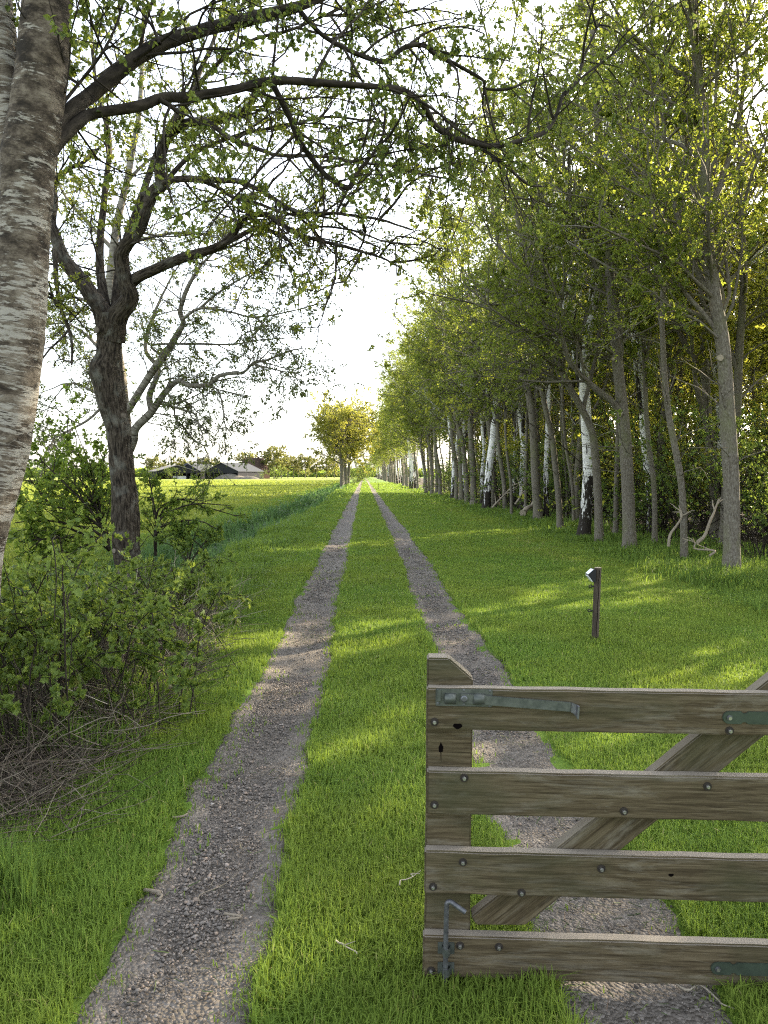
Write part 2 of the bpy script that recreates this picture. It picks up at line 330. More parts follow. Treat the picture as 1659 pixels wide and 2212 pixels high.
def ground_material():
    m, n, l = newmat('meadow_ground'); g = ND(n, 'ShaderNodeNewGeometry')
    sep = ND(n, 'ShaderNodeSeparateXYZ'); l.new(g.outputs['Position'], sep.inputs[0])
    def noise(s, det=4.0, xyz=None):
        z = ND(n, 'ShaderNodeTexNoise', i_Scale=s, i_Detail=det, i_Roughness=.6)
        if xyz:
            mp = ND(n, 'ShaderNodeMapping'); mp.inputs['Scale'].default_value = xyz; l.new(g.outputs['Position'], mp.inputs[0]); l.new(mp.outputs[0], z.inputs['Vector'])
        else: l.new(g.outputs['Position'], z.inputs['Vector'])
        return z.outputs[0]
    a = ramp(n, [(.3, (.065, .11, .018)), (.55, (.10, .165, .024)), (.75, (.15, .205, .034))]); l.new(noise(1.1, 8.0), a.inputs[0])
    fld = ramp(n, [(.3, (.10, .14, .025)), (.55, (.15, .18, .032)), (.75, (.21, .215, .042))]); l.new(noise(.09, 8.0, (1, .5, 1)), fld.inputs[0])
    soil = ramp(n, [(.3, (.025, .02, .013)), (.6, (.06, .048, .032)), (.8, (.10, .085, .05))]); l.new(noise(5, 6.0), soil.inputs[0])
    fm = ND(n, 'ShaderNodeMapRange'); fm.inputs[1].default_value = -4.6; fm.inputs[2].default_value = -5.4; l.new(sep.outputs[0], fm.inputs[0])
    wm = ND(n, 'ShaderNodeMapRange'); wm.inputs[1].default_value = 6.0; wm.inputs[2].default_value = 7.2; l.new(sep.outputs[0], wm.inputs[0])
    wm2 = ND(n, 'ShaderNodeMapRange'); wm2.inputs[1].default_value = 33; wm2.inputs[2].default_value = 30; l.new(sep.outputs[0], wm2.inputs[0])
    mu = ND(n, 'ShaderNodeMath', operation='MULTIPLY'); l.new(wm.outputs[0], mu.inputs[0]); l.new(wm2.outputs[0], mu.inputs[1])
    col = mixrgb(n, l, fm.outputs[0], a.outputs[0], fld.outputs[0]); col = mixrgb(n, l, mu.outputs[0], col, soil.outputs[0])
    # bare soil under the thicket on the near left
    tx = ND(n, 'ShaderNodeMapRange'); tx.inputs[1].default_value = -1.45; tx.inputs[2].default_value = -1.75; l.new(sep.outputs[0], tx.inputs[0])
    tx2 = ND(n, 'ShaderNodeMapRange'); tx2.inputs[1].default_value = -4.6; tx2.inputs[2].default_value = -4.0; l.new(sep.outputs[0], tx2.inputs[0])
    ty = ND(n, 'ShaderNodeMapRange'); ty.inputs[1].default_value = 10.5; ty.inputs[2].default_value = 8.5; l.new(sep.outputs[1], ty.inputs[0])
    m1 = ND(n, 'ShaderNodeMath', operation='MULTIPLY'); l.new(tx.outputs[0], m1.inputs[0]); l.new(tx2.outputs[0], m1.inputs[1])
    m2 = ND(n, 'ShaderNodeMath', operation='MULTIPLY'); l.new(m1.outputs[0], m2.inputs[0]); l.new(ty.outputs[0], m2.inputs[1])
    col = mixrgb(n, l, m2.outputs[0], col, soil.outputs[0])
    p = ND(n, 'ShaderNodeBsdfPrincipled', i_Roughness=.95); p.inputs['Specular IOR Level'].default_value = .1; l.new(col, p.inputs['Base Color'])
    b = ND(n, 'ShaderNodeBump', i_Strength=.9, i_Distance=.06); l.new(noise(3.5, 9.0), b.inputs['Height']); l.new(b.outputs[0], p.inputs['Normal'])
    o = ND(n, 'ShaderNodeOutputMaterial'); l.new(p.outputs[0], o.inputs[0]); return m
def gravel_material():
    m, n, l = newmat('gravel_track'); g = ND(n, 'ShaderNodeNewGeometry')
    v = ND(n, 'ShaderNodeTexVoronoi', i_Scale=75.0); l.new(g.outputs['Position'], v.inputs['Vector'])
    c = ramp(n, [(0, (.058, .049, .039)), (.4, (.13, .114, .095)), (.75, (.215, .19, .162)), (1, (.38, .345, .305))]); 
    bw = ND(n, 'ShaderNodeRGBToBW'); l.new(v.outputs['Color'], bw.inputs[0]); l.new(bw.outputs[0], c.inputs[0])
    nz = ND(n, 'ShaderNodeTexNoise', i_Scale=1.6, i_Detail=6.0, i_Roughness=.65); l.new(g.outputs['Position'], nz.inputs['Vector'])
    s = ramp(n, [(.35, (.075, .063, .05)), (.55, (.145, .126, .105)), (.72, (.215, .188, .158))]); l.new(nz.outputs[0], s.inputs[0])
    col = mixrgb(n, l, .5, c.outputs[0], s.outputs[0])
    nz2 = ND(n, 'ShaderNodeTexNoise', i_Scale=.8, i_Detail=3.0); l.new(g.outputs['Position'], nz2.inputs['Vector'])
    r2 = ramp(n, [(.55, (0, 0, 0)), (.7, (1, 1, 1))]); l.new(nz2.outputs[0], r2.inputs[0])
    col = mixrgb(n, l, r2.outputs[0], col, mixrgb(n, l, .5, col, (.19, .15, .125)))
    p = ND(n, 'ShaderNodeBsdfPrincipled', i_Roughness=.9); p.inputs['Specular IOR Level'].default_value = .2; l.new(col, p.inputs['Base Color'])
    b = ND(n, 'ShaderNodeBump', i_Strength=1.0, i_Distance=.012); b.invert = True; l.new(v.outputs['Distance'], b.inputs['Height'])
    b2 = ND(n, 'ShaderNodeBump', i_Strength=.7, i_Distance=.05); l.new(nz.outputs[0], b2.inputs['Height']); l.new(b2.outputs[0], b.inputs['Normal']); l.new(b.outputs[0], p.inputs['Normal'])
    o = ND(n, 'ShaderNodeOutputMaterial'); l.new(p.outputs[0], o.inputs[0]); return m
M['ground'] = ground_material(); M['gravel'] = gravel_material()

def geo(a, b, first, grow_):
    r = [a]; s = first
    while r[-1] < b: r.append(min(b, r[-1] + s)); s *= grow_
    return r
def sheet(name, xs, ys, zf, mat, kind='structure'):
    X, Y = np.meshgrid(xs, ys); Z = zf(X, Y); nx, ny = len(xs), len(ys)
    i = (np.arange(ny - 1)[:, None] * nx + np.arange(nx - 1)[None]).ravel()
    a = Acc(); a.add(np.stack([X, Y, Z], -1), [np.stack([i, i + 1, i + 1 + nx, i + nx], -1)])
    o = a.build(name, mat, keepbark=False); tag(o, kind=kind); return o
xs = [-x for x in geo(7, 1500, .4, 1.12)][::-1] + list(np.arange(-6.85, 7.9, .15)) + geo(8, 1500, .4, 1.12)
ys = [-y for y in geo(1, 60, .5, 1.2)][::-1] + list(np.arange(-.8, 12, .15)) + geo(12, 2600, .3, 1.045)
def ground_z(x, y):
    inside = ((x > edgeL(y) + .06) & (x < edgeR(y) - .06)) | ((x > edgeL2(y) + .06) & (x < edgeR2(y) - .06))
    return height(x, y) - .035 * inside
tag(sheet('ground', np.array(xs), np.array(ys), ground_z, M['ground']), 'meadow grassland beside and between the wheel tracks')
def track(name, e0, e1, label):
    yy = np.array(geo(-3, 420, .04, 1.008)); nu = 26; u = np.linspace(-.1, 1.1, nu)
    Y, U = np.meshgrid(yy, u, indexing='ij'); X = e0(Y) * (1 - U) + e1(Y) * U
    Z = height(X, Y) + .004 - .02 * np.sin(np.clip(U, 0, 1) * np.pi) + .022 * (n2(X, Y, 5, 5) - .5) + .012 * (n2(X, Y, 14, 6) - .5) - .03 * ((U < 0) | (U > 1))
    i = (np.arange(len(yy) - 1)[:, None] * nu + np.arange(nu - 1)[None]).ravel()
    a = Acc(); a.add(np.stack([X, Y, Z], -1), [np.stack([i, i + 1, i + 1 + nu, i + nu], -1)])
    return tag(a.build(name, M['gravel'], keepbark=False), label, kind='structure')
track('wheel_track', edgeL, edgeR, 'grey gravel wheel track on the open side of the gate')
track('wheel_track', edgeL2, edgeR2, 'grey gravel wheel track running behind the gate')
def track_z(x, y): return height(x, y) - .008

# ------------------------------------------------------------------ grass
RG = np.random.default_rng(7)
def frustum_pts(rng, d0, d1, dens, xmin=-1e9, xmax=1e9, pad=.6):
    kl, kr = (0 - 786 - 60) / F, (1659 - 786 + 60) / F
    A = (max(xmin, kl * d1 - pad), min(xmax, kr * d1 + pad))
    n = int(dens * (d1 - d0) * max(0, A[1] - A[0]))
    y = rng.uniform(d0, d1, n); x = rng.uniform(A[0], A[1], n); k = (x > kl * y - pad) & (x < kr * y + pad)
    return x[k], y[k]
def blades(acc, rng, x, y, z, h, wd, lean=.5, rnd=None, seg2=True, clump=.0):
    n = len(x)
    if n == 0: return
    az = rng.uniform(0, 2 * np.pi, n); d = np.stack([np.cos(az), np.sin(az), np.zeros(n)], -1)
    fa = az + np.pi / 2 + rng.normal(0, .5, n); s = np.stack([np.cos(fa), np.sin(fa), np.zeros(n)], -1)
    ln = np.abs(rng.normal(0, lean, n))[:, None]; h = np.broadcast_to(h, (n,))[:, None]; wd = np.broadcast_to(wd, (n,))[:, None]
    P = np.stack([x, y, z], -1); up = np.array([0, 0, 1.0])
    mid = P + up * h * .55 + d * h * ln * .22; tip = P + up * h * (1 - .28 * np.minimum(ln, 1.6)) + d * h * ln * .85
    V = np.stack([P - s * wd * .5 - up * .01, P + s * wd * .5 - up * .01, mid - s * wd * .42, mid + s * wd * .42, tip], 1)
    f = np.array([(0, 1, 3), (0, 3, 2), (2, 3, 4)]); F_ = (f[None] + (np.arange(n) * 5)[:, None, None]).reshape(-1, 3)
    r = rng.uniform(0, 1, n) if rnd is None else rnd
    acc.add(V, [F_], np.repeat(r, 5))

lawn, rough, field, reed = Acc(), Acc(), Acc(), Acc()
bands = [(1.7, 3.2, 17000, .0045), (3.2, 5, 9500, .006), (5, 8, 4200, .009), (8, 13, 2900, .010), (13, 22, 1000, .017), (22, 40, 330, .03), (40, 80, 80, .07), (80, 160, 14, .17)]
for d0, d1, dens, wd in bands:
    x, y = frustum_pts(RG, d0, d1, dens, -2.2, 5.7)
    vl = -1.55 - .25 * np.clip((y - 5) / 8, 0, 1) + .18 * (n2(y, y * 0, .9, 4) - .5) * 2; vr = 4.95 + .3 * (n2(y, y * 0, .5, 9) - .5) * 2
    k = (x > vl - RG.exponential(.12, len(x))) & (x < vr + RG.exponential(.1, len(x))); x, y = x[k], y[k]
    tr = ontrack(x, y)
    dE = np.minimum(np.minimum(np.abs(x - edgeL(y)), np.abs(x - edgeR(y))), np.minimum(np.abs(x - edgeL2(y)), np.abs(x - edgeR2(y))))
    # stray blades on the track, some tufts in it
    strayp = np.exp(-dE / .03) * .55 + .30 * np.clip(1 - dE / .12, 0, 1) * (n2(x, y, 9, 33) > .62) + .06 * (n2(x, y, 2.5, 31) > .72)
    k = ~tr | (RG.uniform(size=len(x)) < strayp); x, y, tr, dE = x[k], y[k], tr[k], dE[k]
    # thin, worn and cut patches on the lawn to the right
    dry = n2(x, y, .55, 21); band = np.exp(-((x - 4.1 - .3 * np.sin(y * .3)) / .35) ** 2)
    lump = n2(x, y, 3.2, 12)
    h = (.030 + .045 * lump) * RG.uniform(.6, 1.25, len(x)); h = np.where(tr, .02, h)
    h = h * np.where((x < -.9) | ((x > -.4) & (x < .7)), 1.2, .95) * (1 + .3 * np.exp(-dE / .05)) * (1 + np.clip((d0 - 6) / 60, 0, .7))
    rnd = np.clip(RG.uniform(0, 1, len(x)) * .5 + .38 * (n2(x, y, .8, 15)) + .30 * (n2(x, y, 3.4, 16) - .5), 0, .9)
    straw = RG.uniform(size=len(x)) < .022 + .16 * band * (dry > .5) * (y > 9)
    rnd = np.where(straw, RG.uniform(.95, 1, len(x)), rnd)
    blades(lawn, RG, x, y, height(x, y), h, wd * RG.uniform(.7, 1.3, len(x)), .75, rnd)
    # taller rough grass: left verge and ditch banks, foot of the tree row
    x, y = frustum_pts(RG, d0, d1, dens * .34, -6.0, 9.0)
    vl2 = -1.4 - .25 * np.clip((y - 5) / 8, 0, 1)
    left = x < vl2 + .1 * RG.normal(size=len(x)); right = x > 4.9 + .25 * RG.normal(size=len(x))
    thick = left & (y < 10.5) & (x > -4.4)          # under the thicket only little grass grows
    keep = (left & ~thick) | (right & (RG.uniform(size=len(x)) < np.where(x < 6.9, 1, .25))) | (thick & (RG.uniform(size=len(x)) < np.where(x > -1.75, .8, .16)))
    x, y = x[keep], y[keep]; left = x < 0
    lump = n2(x, y, .8, 41) * .6 + n2(x, y, 2.6, 42) * .4
    tall = np.clip((lump - .33) * 2.6, .1, 1)
    hh = np.where(left, np.where(x > -2.9, .13 + .24 * tall, .12 + .14 * tall), .07 + .18 * tall)
    hh = np.where((y > 12) & (x > -2.5) & left, hh * .75, np.where((y < 4.2) & left, np.minimum(hh * .4, .11), hh)) * RG.uniform(.6, 1.2, len(x))
    dm = left & (ditch(x, y) > .32) & (y > 9) & (RG.uniform(size=len(x)) < .85)
    blades(reed, RG, x[dm], y[dm], height(x[dm], y[dm]), (.38 + .42 * n2(x[dm], y[dm], .7, 47)) * RG.uniform(.6, 1.15, dm.sum()), wd * 1.7 * RG.uniform(.7, 1.4, dm.sum()), .8)
    x, y, hh, left = x[~dm], y[~dm], hh[~dm], left[~dm]
    blades(rough, RG, x, y, height(x, y), hh, wd * 1.5 * RG.uniform(.7, 1.4, len(x)), .75, np.clip(RG.uniform(0, .98, len(x)) * .6 + .38 * n2(x, y, .5, 44), 0, .97) * 1.0 + .03 * (RG.uniform(size=len(x)) > .97))
# a tall tuft of grass on the near left
cx, cy_ = onground(90, 1960)[:2]
for q in range(8):
    tx, ty = cx + RG.uniform(-.35, .04), cy_ + RG.uniform(-.12, .2); n = 110
    x = tx + RG.normal(0, .05, n); y = ty + RG.normal(0, .05, n); blades(rough, RG, x, y, height(x, y), RG.uniform(.10, .26, n), .005, .7, RG.uniform(.2, .8, n))
for d0, d1, dens, wd in [(8, 16, 500, .018), (16, 30, 130, .035), (30, 60, 34, .07), (60, 120, 8, .15), (120, 240, 1.6, .3)]:
    x, y = frustum_pts(RG, d0, d1, dens, -200, -4.6); k = x < -5.0 - .3 * RG.normal(size=len(x)); x, y = x[k], y[k]
    hh = (.10 + .10 * n2(x, y, .4, 51)) * RG.uniform(.6, 1.3, len(x))
    blades(field, RG, x, y, height(x, y), hh, wd, .7, np.clip(RG.uniform(0, 1, len(x)) * .6 + .4 * n2(x, y, .15, 53), 0, 1))
tag(lawn.build('lawn_grass', M['lawn'], smooth=False, keepbark=False), 'short mown green grass between and beside the wheel tracks', 'grass', kind='stuff')
tag(rough.build('rough_grass', M['rough'], smooth=False, keepbark=False), 'longer unmown grass along the ditch and at the foot of the tree row', 'grass', kind='stuff')
tag(reed.build('ditch_grass', M['ditch'], smooth=False, keepbark=False), 'tall bluish green grass growing in the ditch', 'grass', kind='stuff')
tag(field.build('field_grass', M['field'], smooth=False, keepbark=False), 'yellow-green meadow grass of the open field', 'grass', kind='stuff')

# ------------------------------------------------------------------ gravel stones
def ico():
    t = (1 + 5 ** .5) / 2
    v = norm(np.array([(-1, t, 0), (1, t, 0), (-1, -t, 0), (1, -t, 0), (0, -1, t), (0, 1, t), (0, -1, -t), (0, 1, -t), (t, 0, -1), (t, 0, 1), (-t, 0, -1), (-t, 0, 1)], float))
    f = np.array([(0, 11, 5), (0, 5, 1), (0, 1, 7), (0, 7, 10), (0, 10, 11), (1, 5, 9), (5, 11, 4), (11, 10, 2), (10, 7, 6), (7, 1, 8), (3, 9, 4), (3, 4, 2), (3, 2, 6), (3, 6, 8), (3, 8, 9), (4, 9, 5), (2, 4, 11), (6, 2, 10), (8, 6, 7), (9, 8, 1)])
    return v, f
def stone_material():
    m, n, l = newmat('pebble'); a = ND(n, 'ShaderNodeAttribute', attribute_name='rnd')
    r = ramp(n, [(0, (.055, .048, .041)), (.45, (.125, .11, .095)), (.72, (.21, .185, .16)), (.85, (.27, .205, .155)), (.93, (.33, .31, .29)), (1, (.5, .48, .45))]); l.new(a.outputs['Fac'], r.inputs[0])
    p = ND(n, 'ShaderNodeBsdfPrincipled', i_Roughness=.75); p.inputs['Specular IOR Level'].default_value = .25; l.new(r.outputs[0], p.inputs['Base Color'])
    g = ND(n, 'ShaderNodeNewGeometry'); nz = ND(n, 'ShaderNodeTexNoise', i_Scale=220.0); l.new(g.outputs['Position'], nz.inputs['Vector'])
    b = ND(n, 'ShaderNodeBump', i_Strength=.5, i_Distance=.002); l.new(nz.outputs[0], b.inputs['Height']); l.new(b.outputs[0], p.inputs['Normal'])
    o = ND(n, 'ShaderNodeOutputMaterial'); l.new(p.outputs[0], o.inputs[0]); return m
M['stone'] = stone_material()
RS = np.random.default_rng(11)
gr = Acc(); iv, jf = ico()
def stones(n, d0, d1, s0, s1, heap=None):
    y = RS.uniform(d0, d1, n); u = RS.uniform(-.03, 1.03, n); right = RS.uniform(size=n) < .42
    x = np.where(right, edgeL2(y) * (1 - u) + edgeR2(y) * u, edgeL(y) * (1 - u) + edgeR(y) * u)
    if heap is not None:
        x = heap[0] + RS.normal(0, heap[2], n); y = heap[1] + RS.normal(0, heap[3], n)
        k = (x > edgeL(y)) & (x < edgeR(y)); x, y = x[k], y[k]; n = len(x)
    else:
        dens = n2(x, y, 1.4, 61); k = RS.uniform(size=n) < np.clip(dens * 2.6 - .85, .10, 1); x, y = x[k], y[k]; n = len(x)
    s = s0 + (s1 - s0) * RS.beta(.75, 5.0, n)
    sc = RS.uniform(.55, 1.2, (n, 3)) * s[:, None]; sc[:, 2] *= .65
    an = RS.uniform(0, 6.28, n); c, si = np.cos(an)[:, None], np.sin(an)[:, None]
    v = iv[None] * RS.uniform(.82, 1.12, (n, 12, 1)) * sc[:, None]
    V = np.stack([v[..., 0] * c - v[..., 1] * si, v[..., 0] * si + v[..., 1] * c, v[..., 2]], -1)
    z = track_z(x, y) + .022 * (n2(x, y, 5, 5) - .5) + sc[:, 2] * .1
    V = V + np.stack([x, y, z], -1)[:, None]
    f = (jf[None] + (np.arange(n) * 12)[:, None, None]).reshape(-1, 3)
    gr.add(V, [f], np.repeat(np.clip(RS.uniform(0, 1, n) * .8 + .2 * (s / s1), 0, 1) ** 1.15, 12))
stones(24000, 2.0, 3.6, .0022, .014); stones(18000, 3.6, 6, .004, .016); stones(10000, 6, 10, .007, .018); stones(4000, 10, 18, .011, .024)
hp = onground(420, 2000); stones(600, 0, 0, .004, .017, (hp[0], hp[1], .11, .2))
hp = onground(400, 1870); stones(420, 0, 0, .006, .021, (hp[0], hp[1], .12, .2))
hp = onground(300, 2120); stones(600, 0, 0, .004, .013, (hp[0], hp[1], .12, .15))
tag(gr.build('gravel', M['stone'], keepbark=False), 'loose grey and tan pebbles lying on the wheel tracks', 'gravel', kind='stuff')

# clippings and litter strewn on the tracks
lt = Acc(); n = 5200; yl = 2.0 + 12 * RS.uniform(0, 1, n) ** 1.7; ul = RS.uniform(0, 1, n); rt_ = RS.uniform(size=n) < .42
xl = np.where(rt_, edgeL2(yl) * (1 - ul) + edgeR2(yl) * ul, edgeL(yl) * (1 - ul) + edgeR(yl) * ul); kl_ = RS.uniform(size=n) < np.clip(n2(xl, yl, 2.2, 81) * 3 - 1.1, .08, 1); xl, yl = xl[kl_], yl[kl_]; n = len(xl)
al = RS.uniform(0, 6.28, n); Ll = RS.uniform(.012, .055, n); pl = np.stack([xl, yl, track_z(xl, yl) + .016], -1)
ptl = grow(RS, pl, np.stack([np.cos(al), np.sin(al), RS.uniform(-.05, .12, n)], -1), Ll, 4, .25, (0, 0, 0)); tubes(lt, ptl, np.repeat(RS.uniform(.0006, .0016, n)[:, None] * (1 + yl[:, None] / 12), 4, 1), 3, rnd=np.repeat(RS.uniform(0, 1, n), 12))
def litter_material():
    m, n, l = newmat('track_litter'); a = ND(n, 'ShaderNodeAttribute', attribute_name='rnd'); r = ramp(n, [(0, (.05, .075, .02)), (.4, (.12, .15, .04)), (.55, (.25, .21, .12)), (.8, (.16, .11, .07)), (1, (.06, .045, .03))]); r.color_ramp.interpolation = 'CONSTANT'; l.new(a.outputs['Fac'], r.inputs[0])
    p = ND(n, 'ShaderNodeBsdfPrincipled', i_Roughness=.8); l.new(r.outputs[0], p.inputs['Base Color']); o = ND(n, 'ShaderNodeOutputMaterial'); l.new(p.outputs[0], o.inputs[0]); return m
M['litter'] = litter_material()
tag(lt.build('grass_clippings', M['litter'], keepbark=False), 'bits of cut grass, straw and twig strewn over the wheel tracks', 'litter', kind='stuff')
def twig(a, b, r, label, rnd=.7, bend=.02, fork=True):
    rng = np.random.default_rng(int(a[0] * 1000) % 999 + 5)
    P = np.linspace(a, b, 6) + rng.normal(0, bend, (6, 3)) * np.array([1, 1, .15]); P[:, 2] = np.maximum(P[:, 2], a[2])
    root = Acc(); tubes(root, spline(P, 14)[None], np.linspace(r, r * .45, 14)[None], 7, rnd=rnd, cap=True)
    if fork:
        q = P[3] + (P[5] - P[2]) * .35 + np.array([bend * 2, bend * 2, .01]); tubes(root, np.linspace(P[3], q, 5)[None], np.linspace(r * .6, r * .3, 5)[None], 6, rnd=rnd, cap=True)
    return tag(root.build('twig', M['dead']), label, 'twig')
def tw(x0, y0, x1, y1, r, label, z=.012, **k):
    a, b = onground(x0, y0), onground(x1, y1); a[2] = height(a[0], a[1]) + z; b[2] = height(b[0], b[1]) + z
    twig(a, b, r, label, **k)
tw(308, 1938, 362, 1946, .0075, 'short thick brown twig at the left edge of the gravel track', fork=False)
tw(385, 1775, 412, 1764, .006, 'reddish stick end jutting from the verge onto the gravel', fork=False)
tw(486, 1996, 528, 1980, .005, 'straight brown twig beside the pebble heap on the track', fork=False)
tw(430, 1958, 468, 1912, .003, 'thin forked twig lying among pebbles in mid track')
tw(716, 2064, 772, 2098, .0035, 'pale curved twig lying on the grass strip', rnd=.95, z=.05, bend=.012)
tw(862, 1942, 902, 1912, .003, 'small forked pale twig on the grass left of the gate', rnd=.95, z=.05, bend=.006)
tw(1470, 2142, 1592, 2190, .004, 'long thin straw-coloured stick under the gate', rnd=.9, fork=False)

# ------------------------------------------------------------------ trees: row and wood
def ramify(rng, trunk, crown, limbs, spec):
    """side branches, twigs and leaves on a list of limbs (pts, radii). spec keys: n1,n2,n3 per metre / per branch etc."""
    for pts, rad, m1 in limbs:
        if m1 <= 0: continue
        s1 = sprout(rng, pts[None], m1, spec['t1'], spec['a1'], 1.0, spec['trop1'], 7, spec['w1'], jitter=.01)
        L = rng.uniform(*spec['L1'], m1)
        base = s1[:, :1]; cur = np.linalg.norm(np.diff(s1, axis=1), axis=-1).sum(1); s1 = base + (s1 - base) * (L / cur)[:, None, None]
        r0 = np.minimum(spec['r1'] * (L / np.mean(L)) ** .8, rad.mean() * .7)
        tubes(trunk, s1, r0[:, None] * np.linspace(1, .3, 7)[None], 5)
        s2 = sprout(rng, s1, spec['n2'], (.2, 1), spec['a2'], spec['q2'], spec['trop2'], 5, spec['w2'])
        tubes(trunk, s2, np.repeat(r0, spec['n2'])[:, None] * np.linspace(.42, .16, 5)[None], 4)
        s3 = sprout(rng, s2, spec['n3'], (.2, 1), spec['a2'], spec['q3'], spec['trop3'], 4, spec['w2'])
        tubes(trunk, s3, np.maximum(np.repeat(r0, spec['n2'] * spec['n3'])[:, None] * np.linspace(.2, .08, 4)[None], spec.get('rmin', .0018)), 3)
        leaves_on(crown, rng, s3, spec['lv'], spec['tmpl'], spec['size'], spec.get('spread', .6), spec.get('droop', .1))
        leaves_on(crown, rng, s2, max(1, spec['lv'] // 2), spec['tmpl'], spec['size'], spec.get('spread', .6), spec.get('droop', .1), tmin=.5)
ROW = dict(t1=(.0, 1), a1=(35, 65), L1=(1.3, 3.4), trop1=(0, 0, .10), w1=.16, r1=.030, n2=7, a2=(30, 65), q2=.45, trop2=(0, 0, .04), w2=.2, n3=5, q3=.5, trop3=(0, 0, 0), lv=9, tmpl=leaf_kite(), size=.072, spread=.6, droop=.1)
def row_tree(seed, H, r, lean, fork=None, side=(-.10, 0), m=34, z0=3.2, spec=ROW, trunkpts=None, sides=12, rough=.06, dead=8):
    """slender tree with ascending branches; returns trunk and crown accumulators, in local coordinates"""
    rng = np.random.default_rng(seed); t, c = Acc(), Acc()
    if trunkpts is None:
        zz = np.linspace(0, H, 9); P = np.stack([lean[0] * zz / H + np.cumsum(rng.normal(0, .075, 9)), lean[1] * zz / H + np.cumsum(rng.normal(0, .075, 9)), zz - .12], -1); P[0, :2] = 0; P[1, :2] *= .4
    else: P = np.asarray(trunkpts, float)
    K = 46; Q = spline(P, K); zf = np.clip(Q[:, 2] / H, 0, 1)
    R = r * (1 - zf * .88) ** .85 * (1 + .35 * np.exp(-np.maximum(Q[:, 2], 0) / .18)); R = np.maximum(R, .012)
    tubes(t, Q[None], R[None], sides, rough=rough, rscale=(9, 9, 4))
    limbs = []
    def sub(Q, R, zlo, zhi): 
        k = (Q[:, 2] > zlo) & (Q[:, 2] < zhi); return Q[k], R[k]
    a, b = sub(Q, R, z0, H * .99); limbs.append((a, b, m))
    for (zf_, dx, dy, L, rr) in (fork or []):
        i = int(np.argmin(np.abs(Q[:, 2] - zf_))); p0 = Q[i]
        e = p0 + np.array([dx, dy, L]); mid = p0 * .5 + e * .5 + np.array([dx * .22, dy * .22, -L * .1])
        q = spline(np.array([p0, mid, e]) , 22) + np.cumsum(rng.normal(0, .012, (22, 3)), 0); rad = np.linspace(rr, rr * .3, 22)
        tubes(t, q[None], rad[None], 8, rough=rough, rscale=(9, 9, 4)); limbs.append((q[5:], rad[5:], max(4, int(m * .35))))
    sp = dict(spec); sp['trop1'] = (side[0] * 1.2, side[1], spec['trop1'][2])
    ramify(rng, t, c, limbs, sp)
    if dead:   # bare low shoots and broken twigs
        lo = Q[(Q[:, 2] > 1.4) & (Q[:, 2] < z0 + 2.5)]
        s = sprout(rng, lo[None], dead, (0, 1), (40, 80), .28, (side[0], 0, .06), 6, .18)
        tubes(t, s, np.linspace(.013, .004, 6)[None].repeat(dead, 0), 4)
        s2 = sprout(rng, s, 4, (.2, 1), (30, 60), .4, (0, 0, .03), 4, .2); tubes(t, s2, np.linspace(.005, .002, 4)[None].repeat(len(s2), 0), 3)
    return t, c
def plant_tree(name, meshes, loc, rz, sc, label, group=None, cat='tree'):
    o = empty(name, loc, rz); o.scale = (sc[0], sc[0], sc[1]) if isinstance(sc, tuple) else (sc,) * 3
    tag(o, label, cat, group)
    for nm, me in meshes: link(nm, me, o)
    return o

